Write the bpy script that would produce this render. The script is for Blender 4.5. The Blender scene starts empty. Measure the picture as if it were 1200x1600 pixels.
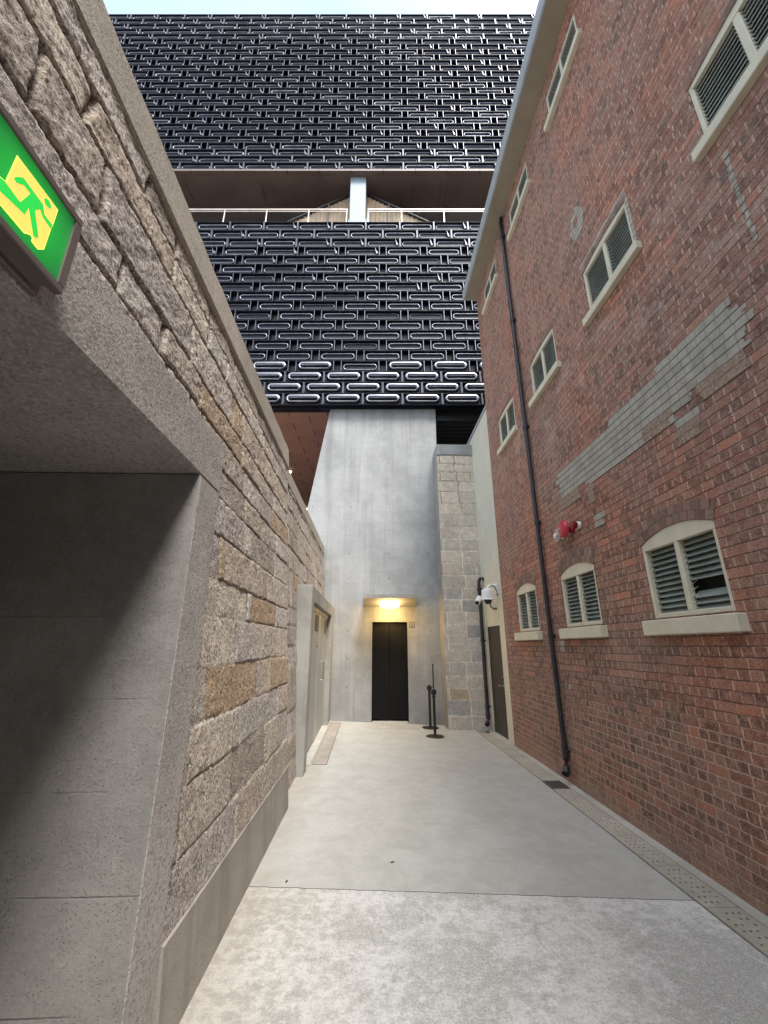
import bpy, math, random
import numpy as np
from mathutils import Vector, Matrix
R = math.radians
random.seed(7)
RNG = np.random.RandomState(11)
scene = bpy.context.scene
C = scene.collection

# ---------------------------------------------------------------- camera
PSI, PITCH = 1.8396, 17.853
cam = bpy.data.cameras.new('camera'); co = bpy.data.objects.new('camera', cam); C.objects.link(co)
cam.sensor_fit = 'HORIZONTAL'; cam.sensor_width = 36.0; cam.lens = 36.0*652/1200
cam.clip_start = 0.02; cam.clip_end = 2000
co.location = (0, 0, 1.55); co.rotation_euler = (R(90+PITCH), 0, R(-PSI))
scene.camera = co
scene.render.resolution_x = 768; scene.render.resolution_y = 1024

# ---------------------------------------------------------------- world, sun, exposure
SUN_EL, SUN_AZ = 60.0, 157.0          # azimuth clockwise from +Y
w = bpy.data.worlds.new('World'); scene.world = w; w.use_nodes = True
nt = w.node_tree; nt.nodes.clear()
sky = nt.nodes.new('ShaderNodeTexSky'); sky.sky_type = 'NISHITA'; sky.sun_disc = False
sky.sun_elevation = R(SUN_EL); sky.sun_rotation = R(SUN_AZ); sky.air_density = 1.0; sky.dust_density = 2.5; sky.ozone_density = 1.0
tc = nt.nodes.new('ShaderNodeTexCoord')
nz = nt.nodes.new('ShaderNodeTexNoise'); nz.inputs['Scale'].default_value = 2.2; nz.inputs['Detail'].default_value = 5
nt.links.new(tc.outputs['Generated'], nz.inputs['Vector'])
cr = nt.nodes.new('ShaderNodeValToRGB')
cr.color_ramp.elements[0].position = 0.3; cr.color_ramp.elements[0].color = (0.5,0.5,0.5,1)
cr.color_ramp.elements[1].position = 0.7; cr.color_ramp.elements[1].color = (0.9,0.9,0.9,1)
nt.links.new(nz.outputs['Fac'], cr.inputs['Fac'])
mx = nt.nodes.new('ShaderNodeMixRGB'); mx.inputs['Color2'].default_value = (10.2, 10.6, 11.0, 1)   # thin bright cloud
# overcast: the cloud is brightest round the hidden sun and paler blue away from it
az0 = R(SUN_AZ); el0 = R(SUN_EL)
dp = nt.nodes.new('ShaderNodeVectorMath'); dp.operation = 'DOT_PRODUCT'; nt.links.new(tc.outputs['Generated'], dp.inputs[0])
dp.inputs[1].default_value = (math.sin(az0)*math.cos(el0), math.cos(az0)*math.cos(el0), math.sin(el0))
cc = nt.nodes.new('ShaderNodeValToRGB'); e = cc.color_ramp.elements
e[0].position = 0.62; e[0].color = (0.23, 0.29, 0.35, 1); e[1].position = 1.0; e[1].color = (1.35, 1.32, 1.28, 1)
x0 = cc.color_ramp.elements.new(0.82); x0.color = (0.78, 0.84, 0.90, 1)
nt.links.new(dp.outputs['Value'], cc.inputs['Fac'])
sc_ = nt.nodes.new('ShaderNodeVectorMath'); sc_.operation = 'SCALE'; sc_.inputs['Scale'].default_value = 10.0
nt.links.new(cc.outputs['Color'], sc_.inputs[0]); nt.links.new(sc_.outputs[0], mx.inputs['Color2'])
nt.links.new(cr.outputs['Color'], mx.inputs['Fac']); nt.links.new(sky.outputs['Color'], mx.inputs['Color1'])
bg = nt.nodes.new('ShaderNodeBackground'); bg.inputs['Strength'].default_value = 0.10
nt.links.new(mx.outputs['Color'], bg.inputs['Color'])
wo = nt.nodes.new('ShaderNodeOutputWorld'); nt.links.new(bg.outputs[0], wo.inputs['Surface'])
sl = bpy.data.lights.new('sun', 'SUN'); sl.energy = 1.5; sl.angle = R(16); sl.color = (1.0, 0.97, 0.93)
so = bpy.data.objects.new('sun', sl); C.objects.link(so)
az = R(SUN_AZ); el = R(SUN_EL)
sd = Vector((math.sin(az)*math.cos(el), math.cos(az)*math.cos(el), math.sin(el)))
so.rotation_euler = (-sd).to_track_quat('-Z', 'Y').to_euler()
scene.view_settings.view_transform = 'Standard'; scene.view_settings.look = 'None'
scene.view_settings.exposure = 1.98; scene.view_settings.gamma = 1.0
scene.cycles.max_bounces = 8; scene.cycles.diffuse_bounces = 5

# ---------------------------------------------------------------- node helper
class G:
    def __init__(s, name, rough=0.8, metal=0.0, spec=0.5):
        s.m = bpy.data.materials.new(name); s.m.use_nodes = True
        s.t = s.m.node_tree; s.p = s.t.nodes['Principled BSDF']
        s.p.inputs['Roughness'].default_value = rough; s.p.inputs['Metallic'].default_value = metal
        s.p.inputs['Specular IOR Level'].default_value = spec
        s.tc = s.n('ShaderNodeTexCoord').outputs['Object']
    def n(s, k): return s.t.nodes.new(k)
    def l(s, a, b):
        if isinstance(a, (int, float)): b.default_value = a
        elif isinstance(a, (tuple, list)): b.default_value = a
        else: s.t.links.new(a, b)
    def f(s, op, a, b=None, c=None, clamp=False):
        x = s.n('ShaderNodeMath'); x.operation = op; x.use_clamp = clamp
        s.l(a, x.inputs[0])
        if b is not None: s.l(b, x.inputs[1])
        if c is not None: s.l(c, x.inputs[2])
        return x.outputs[0]
    def sep(s, v=None):
        x = s.n('ShaderNodeSeparateXYZ'); s.l(v or s.tc, x.inputs[0]); return x.outputs
    def comb(s, a, b, c=0.0):
        x = s.n('ShaderNodeCombineXYZ'); s.l(a, x.inputs[0]); s.l(b, x.inputs[1]); s.l(c, x.inputs[2]); return x.outputs[0]
    def scale(s, v, k):
        x = s.n('ShaderNodeMapping'); s.l(v or s.tc, x.inputs[0]); x.inputs['Scale'].default_value = k; return x.outputs[0]
    def noise(s, sc, det=4, rough=0.55, v=None, dist=0.0):
        x = s.n('ShaderNodeTexNoise'); s.l(v or s.tc, x.inputs['Vector']); x.inputs['Scale'].default_value = sc
        x.inputs['Detail'].default_value = det; x.inputs['Roughness'].default_value = rough; x.inputs['Distortion'].default_value = dist
        return x.outputs['Fac']
    def grain(s, sc, k=0):     # random value per little crystal
        x = s.n('ShaderNodeTexVoronoi'); s.l(s.tc, x.inputs['Vector']); x.inputs['Scale'].default_value = sc; return s.sep(x.outputs['Color'])[k]
    def white(s, v):
        x = s.n('ShaderNodeTexWhiteNoise'); x.noise_dimensions = '3D'; s.l(v, x.inputs['Vector']); return x.outputs['Value'], x.outputs['Color']
    def ramp(s, v, stops, interp='LINEAR'):
        x = s.n('ShaderNodeValToRGB'); s.l(v, x.inputs[0]); e = x.color_ramp.elements; x.color_ramp.interpolation = interp
        while len(e) < len(stops): e.new(0.5)
        for k, (p, c) in enumerate(stops):
            e[k].position = p; e[k].color = (c, c, c, 1) if isinstance(c, (int, float)) else tuple(c)+(1,)
        return x.outputs['Color']
    def mix(s, fac, a, b, mode='MIX'):
        x = s.n('ShaderNodeMixRGB'); x.blend_type = mode; s.l(fac, x.inputs[0])
        s.l(a if not isinstance(a, tuple) or len(a) == 4 else a+(1,), x.inputs[1]); s.l(b if not isinstance(b, tuple) or len(b) == 4 else b+(1,), x.inputs[2])
        return x.outputs[0]
    def sm(s, v, a, b):   # smoothstep
        x = s.n('ShaderNodeMapRange'); x.interpolation_type = 'SMOOTHSTEP'; s.l(v, x.inputs[0])
        x.inputs[1].default_value = a; x.inputs[2].default_value = b; return x.outputs[0]
    def bump(s, h, dist, strength=1.0, prev=None):
        x = s.n('ShaderNodeBump'); s.l(h, x.inputs['Height']); x.inputs['Distance'].default_value = dist; x.inputs['Strength'].default_value = strength
        if prev is not None: s.l(prev, x.inputs['Normal'])
        return x.outputs[0]
    def out(s, col=None, rough=None, nrm=None):
        if col is not None: s.l(col if not isinstance(col, tuple) or len(col) == 4 else col+(1,), s.p.inputs['Base Color'])
        if rough is not None: s.l(rough, s.p.inputs['Roughness'])
        if nrm is not None: s.l(nrm, s.p.inputs['Normal'])
        return s.m

def plain(name, col, rough=0.6, metal=0.0, var=0.12, sc=6.0, bump=0.0, spec=0.5):
    g = G(name, rough, metal, spec); n = g.noise(sc, 6)
    c = g.mix(g.ramp(n, [(0.3, 0.0), (0.7, 1.0)]), tuple(x*(1-var) for x in col), tuple(min(1, x*(1+var)) for x in col))
    nr = g.bump(g.noise(sc*12, 3), bump) if bump else None
    return g.out(c, g.f('ADD', g.f('MULTIPLY', n, 0.25), rough-0.12), nr)

def emit(name, col, st):
    g = G(name, 0.5); g.p.inputs['Emission Color'].default_value = tuple(col)+(1,); g.p.inputs['Emission Strength'].default_value = st
    return g.out(tuple(col))

COURSE, HEAD = 0.0705, 0.093
def brick_mat(name, kind='red'):
    g = G(name, 0.85, 0, 0.3)
    x, y, z = g.sep()[:3]
    wv = g.noise(5.0, 3); wv2 = g.noise(60.0, 2)
    yy = g.f('ADD', y, g.f('MULTIPLY', g.f('SUBTRACT', wv2, 0.5), 0.012))
    zz = g.f('ADD', g.f('ADD', z, g.f('MULTIPLY', g.f('SUBTRACT', wv, 0.5), 0.010)), g.f('MULTIPLY', g.f('SUBTRACT', wv2, 0.5), 0.003))
    kz = g.f('DIVIDE', zz, COURSE); k = g.f('FLOOR', kz); fz = g.f('SUBTRACT', kz, k)
    par = g.f('FLOORED_MODULO', k, 2.0)
    if kind == 'cement': par = 1.0
    wd = g.f('SUBTRACT', HEAD*2, g.f('MULTIPLY', par, HEAD))
    rk = g.white(g.comb(k, 3.0, 7.0))[0]
    u = g.f('ADD', g.f('DIVIDE', yy, wd), g.f('ADD', g.f('MULTIPLY', rk, 0.3), 0.25))
    c = g.f('FLOOR', u); fu = g.f('SUBTRACT', u, c)
    du = g.f('MULTIPLY', g.f('MINIMUM', fu, g.f('SUBTRACT', 1.0, fu)), wd)
    dz = g.f('MULTIPLY', g.f('MINIMUM', fz, g.f('SUBTRACT', 1.0, fz)), COURSE)
    rv, rc = g.white(g.comb(c, k, 1.0)); rv2 = g.white(g.comb(k, c, 5.0))[0]
    vj = g.sm(du, 0.0075, 0.0045)       # 1 in a vertical joint
    hj = g.sm(dz, 0.0058, 0.0032)
    fine = g.noise(45, 5, 0.7); big = g.noise(0.9, 4, 0.6); mid = g.noise(7, 5, 0.65)
    if kind == 'red':
        pal = g.ramp(rv, [(0.0, (0.085,0.050,0.043)), (0.2, (0.155,0.072,0.056)), (0.4, (0.225,0.098,0.072)), (0.62, (0.26,0.125,0.095)), (0.82, (0.28,0.175,0.14)), (1.0, (0.40,0.155,0.095))])
        hd = g.f('MULTIPLY', par, g.f('MULTIPLY', rv2, 0.95))
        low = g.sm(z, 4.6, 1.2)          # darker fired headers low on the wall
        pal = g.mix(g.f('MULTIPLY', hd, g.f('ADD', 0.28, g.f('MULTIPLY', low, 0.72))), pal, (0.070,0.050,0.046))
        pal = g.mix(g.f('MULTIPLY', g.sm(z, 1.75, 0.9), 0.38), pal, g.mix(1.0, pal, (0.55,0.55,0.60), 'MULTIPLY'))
        pal = g.mix(g.f('MULTIPLY', g.sm(g.noise(13, 6, 0.75), 0.44, 0.62), 0.8), pal, (0.30,0.205,0.165))
        pal = g.mix(g.f('MULTIPLY', g.sm(fine, 0.48, 0.66), 0.6), pal, (0.11,0.062,0.05))
        lightj = g.mix(g.sm(mid, 0.35, 0.65), (0.52,0.43,0.36), (0.33,0.25,0.20))
        darkj = (0.075,0.045,0.036)
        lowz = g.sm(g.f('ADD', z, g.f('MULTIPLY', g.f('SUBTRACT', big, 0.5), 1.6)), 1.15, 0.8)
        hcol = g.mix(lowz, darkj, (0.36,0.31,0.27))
        vm = g.f('MULTIPLY', vj, g.f('MULTIPLY', g.sm(g.noise(14, 3), 0.32, 0.5), 0.9))
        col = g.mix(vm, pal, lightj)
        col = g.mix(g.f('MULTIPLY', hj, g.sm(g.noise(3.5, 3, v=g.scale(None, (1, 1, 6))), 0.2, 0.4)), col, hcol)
        # second, pale smear band of mortar under each bed joint
        band = g.f('MULTIPLY', g.sm(fz, 0.80, 0.92), g.sm(g.noise(9, 4), 0.45, 0.65))
        col = g.mix(g.f('MULTIPLY', band, 0.55), col, (0.34,0.26,0.21))
        col = g.mix(g.f('MULTIPLY', g.sm(big, 0.5, 0.75), 0.30), col, (0.27,0.20,0.165))
        # rising damp bloom at the foot of the wall
        foot = g.f('MULTIPLY', g.sm(g.f('ADD', z, g.f('MULTIPLY', g.f('SUBTRACT', mid, 0.5), 0.5)), 0.26, 0.0), 0.6)
        col = g.mix(foot, col, (0.25,0.20,0.17))
    elif kind == 'cement':
        base = g.ramp(rv, [(0, (0.31,0.285,0.235)), (1, (0.38,0.35,0.295))])
        base = g.mix(g.sm(mid, 0.4, 0.7), base, (0.43,0.40,0.335))
        col = g.mix(g.f('MULTIPLY', g.sm(g.grain(150), 0.6, 1.0), 0.35), base, (0.22,0.19,0.15)); base = col
        col = g.mix(g.f('MULTIPLY', vj, 0.28), base, (0.12,0.105,0.09)); col = g.mix(g.f('MULTIPLY', hj, 0.9), col, (0.10,0.08,0.07))
    else:
        base = g.ramp(fine, [(0.3, (0.15,0.10,0.07)), (0.5, (0.30,0.215,0.16)), (0.68, (0.42,0.33,0.26))])
        col = g.mix(g.f('MULTIPLY', hj, 0.35), base, (0.12,0.08,0.06))
    if kind == 'red':
        zone = g.noise(0.55, 3, 0.6)
        # lime bloom: ragged pale patches, strongest in a belt above the repairs
        belt = g.f('MULTIPLY', g.sm(z, 3.7, 4.2), g.sm(z, 5.4, 4.6)); bl = g.noise(1.9, 6, 0.72, g.scale(None, (1, 1, 1.8)))
        col = g.mix(g.f('MULTIPLY', g.sm(bl, 0.52, 0.64), g.f('ADD', 0.16, g.f('MULTIPLY', belt, 0.42))), col, (0.36,0.30,0.26))
        # rain soot running down in narrow streaks
        rs_ = g.noise(4.5, 4, 0.6, g.scale(None, (1, 1, 0.10)))
        col = g.mix(g.f('MULTIPLY', g.sm(rs_, 0.54, 0.66), 0.38), col, g.mix(1.0, col, (0.50,0.47,0.46), 'MULTIPLY'))
        col = g.mix(g.f('MULTIPLY', g.sm(zone, 0.48, 0.62), 0.55), col, g.mix(1.0, col, (1.35,0.98,0.80), 'MULTIPLY'))
        col = g.mix(g.f('MULTIPLY', g.sm(g.noise(0.8, 4, 0.65, g.scale(None, (1,1,0.6))), 0.52, 0.66), 0.45), col, g.mix(1.0, col, (0.72,0.70,0.70), 'MULTIPLY'))
        col = g.mix(0.08, col, (0.33,0.25,0.21)); col = g.mix(1.0, col, (1.24,1.12,1.06), 'MULTIPLY')
        col = g.mix(g.f('MULTIPLY', g.sm(g.grain(170), 0.72, 0.95), 0.30), col, (0.55,0.42,0.34)); col = g.mix(g.f('MULTIPLY', g.sm(g.grain(140, 1), 0.75, 0.95), 0.40), col, (0.09,0.05,0.04))
    h = g.f('MULTIPLY', g.sm(dz, 0.0015, 0.006), g.f('ADD', 0.75, g.f('MULTIPLY', g.sm(du, 0.001, 0.006), 0.25)))
    h = g.f('ADD', h, g.f('MULTIPLY', rv, 0.35)); h = g.f('ADD', h, g.f('MULTIPLY', fine, 0.5)); h = g.f('ADD', h, g.f('MULTIPLY', mid, 0.6))
    return g.out(col, 0.85, g.bump(h, 0.006, 0.9))

def concrete_mat(name, base, board=0.0, lines=0.3, pit=0.0, streak=0.0, rough=0.85, sc=1.0, axis='z', ties=False, lstr=0.38):
    g = G(name, rough, 0, 0.35)
    x, y, z = g.sep()[:3]
    big = g.noise(1.1*sc, 5, 0.6); mid = g.noise(6*sc, 6, 0.65); fine = g.noise(70, 4, 0.7)
    a = tuple(v*0.80 for v in base); b = tuple(min(1, v*1.16) for v in base)
    col = g.mix(g.sm(big, 0.3, 0.7), a, b)
    col = g.mix(g.f('MULTIPLY', g.sm(mid, 0.42, 0.7), 0.45), col, tuple(v*1.22 for v in base))
    col = g.mix(g.f('MULTIPLY', g.sm(fine, 0.52, 0.72), 0.35), col, tuple(v*0.62 for v in base))
    h = g.f('ADD', g.f('MULTIPLY', mid, 0.5), g.f('MULTIPLY', fine, 0.35))
    if lines:
        zz = g.f('ADD', z, g.f('MULTIPLY', g.f('SUBTRACT', g.noise(2.5, 2), 0.5), 0.012))
        fz = g.f('FRACT', g.f('DIVIDE', zz, lines)); d = g.f('MULTIPLY', g.f('MINIMUM', fz, g.f('SUBTRACT', 1.0, fz)), lines)
        ln = g.f('MULTIPLY', g.sm(d, 0.005, 0.001), g.sm(g.noise(2.3, 4, 0.7), 0.42, 0.62))
        rb = g.white(g.comb(g.f('FLOOR', g.f('DIVIDE', zz, lines)), 1.0, 2.0))[0]
        col = g.mix(g.f('MULTIPLY', g.f('SUBTRACT', rb, 0.0), 0.10), col, tuple(v*0.6 for v in base))
        col = g.mix(g.f('MULTIPLY', ln, lstr), col, tuple(v*0.38 for v in base))
        h = g.f('SUBTRACT', h, g.f('MULTIPLY', ln, 0.35))
    if board:
        gr = g.noise(9, 5, 0.7, g.scale(None, (1, 1, 14)))
        col = g.mix(g.f('MULTIPLY', g.sm(gr, 0.45, 0.75), board), col, tuple(v*0.66 for v in base))
        h = g.f('ADD', h, g.f('MULTIPLY', gr, 0.8))
    if streak:
        stn = g.noise(3.2, 5, 0.65, g.scale(None, (1, 1, 0.06)))
        col = g.mix(g.f('MULTIPLY', g.sm(stn, 0.48, 0.72), streak), col, tuple(v*0.55 for v in base))
        st2 = g.noise(5.1, 4, 0.6, g.scale(None, (1.3, 1, 0.05)))
        col = g.mix(g.f('MULTIPLY', g.sm(st2, 0.55, 0.75), streak*0.8), col, tuple(min(1, v*1.35) for v in base))
    if ties:
        fx = g.f('SUBTRACT', g.f('FRACT', g.f('DIVIDE', g.f('ADD', x, 0.35), 0.93)), 0.5); fz2 = g.f('SUBTRACT', g.f('FRACT', g.f('DIVIDE', g.f('ADD', z, 0.17), 0.585)), 0.5)
        dd = g.f('SQRT', g.f('ADD', g.f('POWER', g.f('MULTIPLY', fx, 0.93), 2.0), g.f('POWER', g.f('MULTIPLY', fz2, 0.585), 2.0)))
        hole = g.f('MULTIPLY', g.sm(dd, 0.020, 0.010), g.sm(g.noise(1.3, 2), 0.45, 0.5))
        col = g.mix(g.f('MULTIPLY', hole, 0.6), col, tuple(v*0.25 for v in base)); h = g.f('SUBTRACT', h, g.f('MULTIPLY', hole, 1.5))
    if pit:
        vo = g.n('ShaderNodeTexVoronoi'); g.l(g.tc, vo.inputs['Vector']); vo.inputs['Scale'].default_value = 115
        vc = g.sep(vo.outputs['Color'])
        pm = g.f('MULTIPLY', g.sm(vo.outputs['Distance'], 0.34, 0.18), g.f('MULTIPLY', g.f('GREATER_THAN', vc[0], 0.72), g.sm(g.noise(7, 3), 0.40, 0.6)))
        col = g.mix(g.f('MULTIPLY', pm, 0.55*pit), col, tuple(v*0.18 for v in base))
        sp = g.grain(120); col = g.mix(g.f('MULTIPLY', g.sm(sp, 0.55, 1.0), 0.45*pit), col, tuple(min(1, v*1.55) for v in base))
        sq = g.grain(95, 1); col = g.mix(g.f('MULTIPLY', g.sm(sq, 0.70, 0.95), 0.55*pit), col, tuple(v*0.45 for v in base))
        sp = g.noise(75, 4, 0.75)
        h = g.f('SUBTRACT', g.f('ADD', h, g.f('MULTIPLY', sp, 1.2*pit)), g.f('MULTIPLY', pm, 2.0))
    return g.out(col, rough, g.bump(h, 0.006, 0.8))

def stone_mat(name, bright=1.0, speck=1.0):
    g = G(name, 0.9, 0, 0.3)
    at = g.n('ShaderNodeVertexColor'); at.layer_name = 'stone'
    col = at.outputs['Color']
    sp = g.grain(105); sp2 = g.grain(150, 1); sp3 = g.grain(62, 2); mid = g.noise(9, 6, 0.7); big = g.noise(1.6, 4)
    col = g.mix(g.sm(mid, 0.35, 0.7), g.mix(1.0, col, (0.84,0.82,0.80), 'MULTIPLY'), g.mix(1.0, col, (1.14,1.10,1.04), 'MULTIPLY'))
    col = g.mix(g.f('MULTIPLY', g.sm(sp2, 0.55, 1.0), 0.60*speck), col, (0.70,0.66,0.61))
    col = g.mix(g.f('MULTIPLY', g.sm(sp, 0.66, 0.9), 0.72*speck), col, (0.085,0.068,0.058))
    col = g.mix(g.f('MULTIPLY', g.f('MULTIPLY', g.sm(sp3, 0.72, 0.9), g.sm(g.noise(5, 3), 0.40, 0.6)), 0.60*speck), col, (0.13,0.10,0.08))
    col = g.mix(g.f('MULTIPLY', g.sm(big, 0.5, 0.75), 0.22*speck), col, (0.24,0.18,0.12))
    if bright != 1.0: col = g.mix(1.0, col, (bright, bright, bright), 'MULTIPLY')
    h = g.f('ADD', g.f('MULTIPLY', g.noise(60, 4, 0.75), 1.5), g.f('ADD', g.f('MULTIPLY', sp, -0.35), g.f('MULTIPLY', mid, 1.2)))
    return g.out(col, 0.9, g.bump(h, 0.009, 1.0))

M = {}
M['brick'] = brick_mat('weathered_red_brick'); M['cement'] = brick_mat('scored_cement_patch', 'cement'); M['orange'] = brick_mat('sandy_render_patch', 'orange')
M['tower'] = concrete_mat('board_marked_concrete', (0.315,0.320,0.318), board=0.50, lines=0.2925, streak=0.55, ties=True)
M['rough_conc'] = concrete_mat('bush_hammered_concrete', (0.36,0.335,0.31), lines=0.0, pit=1.0)
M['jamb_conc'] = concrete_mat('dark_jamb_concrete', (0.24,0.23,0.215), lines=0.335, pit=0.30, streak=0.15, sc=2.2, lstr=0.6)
M['plinth'] = concrete_mat('plinth_concrete', (0.29,0.262,0.23), lines=0.0, streak=0.6, pit=0.15)
M['coping'] = concrete_mat('coping_concrete', (0.33,0.295,0.245), lines=0.0, pit=0.9, streak=0.1)
M['surround'] = concrete_mat('door_surround_concrete', (0.30,0.29,0.265), lines=0.0, streak=0.3, pit=0.25)
M['stone'] = stone_mat('granite_blocks'); 
M['cream'] = plain('cream_render', (0.60,0.57,0.47), 0.8, var=0.06, sc=2.0, bump=0.001)
M['trim'] = plain('cream_paint', (0.60,0.56,0.44), 0.55, var=0.08, sc=8, bump=0.0008)
M['glass_slat'] = plain('green_grey_glass', (0.25,0.285,0.255), 0.22, var=0.2, sc=5)
M['frosted'] = plain('frosted_glass', (0.26,0.29,0.26), 0.4, var=0.12, sc=3)
M['void'] = plain('dark_interior', (0.012,0.012,0.013), 0.8)
M['black_pipe'] = plain('black_cast_iron', (0.022,0.021,0.028), 0.42, var=0.3, sc=14, bump=0.001)
M['black_metal'] = plain('black_powder_coat', (0.012,0.012,0.012), 0.4)
M['lift_door'] = plain('dark_bronze_steel', (0.006,0.006,0.0065), 0.5, 0.0, var=0.15, sc=3, spec=0.2)
M['service_door'] = plain('dark_brown_door', (0.045,0.038,0.030), 0.55)
M['steel'] = plain('brushed_steel', (0.55,0.54,0.52), 0.3, 1.0)
M['white'] = plain('white_plastic', (0.75,0.75,0.74), 0.4, var=0.04)
M['red'] = plain('red_enamel', (0.48,0.035,0.06), 0.4)
M['dark_red'] = plain('dark_red_lens', (0.22,0.01,0.015), 0.2)
M['grey_plastic'] = plain('grey_plastic', (0.42,0.41,0.40), 0.45)
M['grey_door'] = plain('grey_beige_metal', (0.32,0.325,0.32), 0.5, var=0.06, sc=2)
M['mirror'] = plain('pale_metal_strip', (0.42,0.41,0.38), 0.35, 0.4)
M['gutter'] = plain('blue_grey_gutter', (0.33,0.35,0.36), 0.5)
M['sof_cream'] = plain('eave_board', (0.30,0.265,0.20), 0.75, var=0.1, sc=3)
M['roof'] = plain('roof_tiles', (0.08,0.075,0.07), 0.8)
M['sign_box'] = plain('taupe_sign_housing', (0.16,0.13,0.12), 0.45, 0.2, var=0.08)
M['cast'] = plain('dark_cast_aluminium', (0.007,0.009,0.018), 0.55, 0.0, var=0.3, sc=2, spec=0.18)
M['ring'] = plain('polished_cast_lip', (0.27,0.28,0.32), 0.38, 1.0, var=0.35, sc=3)
M['edge'] = plain('worn_glint_cast_edge', (0.12,0.125,0.15), 0.42, 0.8, var=0.25, sc=9)  # worn rims, made paler so sky glints sit partly in the colour
M['blackglass'] = plain('black_backing_glass', (0.005,0.006,0.010), 0.3, var=0.3, spec=0.2)
M['col_steel'] = plain('galvanised_column', (0.19,0.23,0.265), 0.5, 0.2, var=0.12, sc=4)
M['rail'] = plain('railing_steel', (0.55,0.50,0.46), 0.35, 0.5)
M['brown_panel'] = plain('brown_ceiling_panel', (0.125,0.088,0.074), 0.55, 0.1, var=0.2, sc=1.5)
M['plank'] = plain('timber_planks', (0.34,0.24,0.155), 0.7, var=0.3, sc=4)
M['flash'] = plain('grey_flashing', (0.30,0.34,0.38), 0.5)

def soffit_mat():
    g = G('soffit_metal_tiles', 0.6, 0.1); x, y, z = g.sep()[:3]
    k0 = g.f('DIVIDE', g.f('SUBTRACT', y, 9.67), 0.382); k = g.f('FLOOR', k0); fy = g.f('SUBTRACT', k0, k)
    par = g.f('FLOORED_MODULO', k, 2.0)
    u = g.f('ADD', g.f('DIVIDE', g.f('ADD', x, 2.569), 1.03), g.f('MULTIPLY', par, 0.5)); c = g.f('FLOOR', u); fu = g.f('SUBTRACT', u, c)
    du = g.f('MULTIPLY', g.f('MINIMUM', fu, g.f('SUBTRACT', 1.0, fu)), 1.03); dy = g.f('MULTIPLY', g.f('MINIMUM', fy, g.f('SUBTRACT', 1.0, fy)), 0.382)
    rv = g.white(g.comb(c, k, 2.0))[0]
    col = g.mix(rv, (0.13,0.070,0.050), (0.17,0.092,0.065))
    col = g.mix(g.sm(du, 0.016, 0.010), col, (0.008,0.006,0.005)); col = g.mix(g.f('MULTIPLY', g.sm(dy, 0.006, 0.003), 0.7), col, (0.20,0.12,0.09))
    return g.out(col)
M['soffit'] = soffit_mat()

def floor_mat(name, near):
    g = G(name, 0.8, 0, 0.35); x, y, z = g.sep()[:3]
    big = g.noise(0.9, 4, 0.6); mid = g.noise(3.0, 6, 0.68, dist=0.6); fine = g.noise(55, 5, 0.75); vf = g.noise(150, 2)
    sw = g.noise(4, 5, 0.7, g.scale(None, (0.5, 2.2, 1)), 0.4)
    if near:
        m2 = g.noise(6.5, 7, 0.72); m3 = g.noise(17, 6, 0.75)
        v = g.f('ADD', g.f('MULTIPLY', m2, 0.30), g.f('ADD', g.f('MULTIPLY', m3, 0.35), g.f('MULTIPLY', g.noise(1.4, 3), 0.35)))
        col = g.mix(g.sm(v, 0.44, 0.56), (0.345,0.347,0.328), (0.555,0.557,0.547))
        col = g.mix(g.f('MULTIPLY', g.sm(g.grain(130), 0.6, 0.95), g.f('MULTIPLY', g.sm(v, 0.56, 0.46), 0.55)), col, (0.25,0.248,0.235)); col = g.mix(g.f('MULTIPLY', g.sm(g.grain(160, 1), 0.65, 1.0), 0.45), col, (0.68,0.68,0.67))
        col = g.mix(g.f('MULTIPLY', g.sm(fine, 0.48, 0.6), 0.45), col, (0.27,0.26,0.24))
        col = g.mix(g.f('MULTIPLY', g.sm(vf, 0.5, 0.62), 0.35), col, (0.66,0.655,0.64))
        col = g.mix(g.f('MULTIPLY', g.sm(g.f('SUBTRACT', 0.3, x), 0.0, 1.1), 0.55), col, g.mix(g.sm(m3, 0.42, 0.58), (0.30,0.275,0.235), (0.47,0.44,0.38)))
    else:
        m2 = g.noise(8, 6, 0.7)
        col = g.mix(g.sm(mid, 0.35, 0.65), (0.345,0.348,0.325), (0.405,0.408,0.388))
        col = g.mix(g.f('MULTIPLY', g.sm(m2, 0.46, 0.66), 0.35), col, (0.47,0.465,0.44))
        col = g.mix(g.f('MULTIPLY', g.sm(sw, 0.5, 0.7), 0.10), col, (0.47,0.46,0.43))
        col = g.mix(g.f('MULTIPLY', g.sm(big, 0.5, 0.7), 0.30), col, (0.33,0.31,0.295))
        col = g.mix(g.f('MULTIPLY', g.sm(fine, 0.5, 0.62), 0.28), col, (0.25,0.24,0.22))
    # darker and browner towards the foot of the left wall
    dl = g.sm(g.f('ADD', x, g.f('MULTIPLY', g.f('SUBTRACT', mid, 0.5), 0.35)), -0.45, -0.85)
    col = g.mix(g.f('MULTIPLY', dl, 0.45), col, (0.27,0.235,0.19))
    h = g.f('ADD', g.f('MULTIPLY', fine, 1.0 if near else 0.5), g.f('ADD', g.f('MULTIPLY', vf, 0.4), g.f('MULTIPLY', mid, 1.0)))
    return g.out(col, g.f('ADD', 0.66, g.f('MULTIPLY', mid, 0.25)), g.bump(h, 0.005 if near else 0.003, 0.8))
M['floor_near'] = floor_mat('rough_floor_concrete', True); M['floor_far'] = floor_mat('trowelled_floor_concrete', False)
M['kerb'] = concrete_mat('kerb_mortar', (0.40,0.385,0.35), lines=0.0, pit=0.2)
M['cover'] = concrete_mat('drain_cover_stone', (0.36,0.34,0.29), lines=0.0, pit=0.4)
M['strip'] = concrete_mat('pebbled_trench_cover', (0.31,0.285,0.25), lines=0.0, pit=0.9)
M['ground'] = concrete_mat('ground_paving', (0.36,0.35,0.33), lines=0.0)
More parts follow.
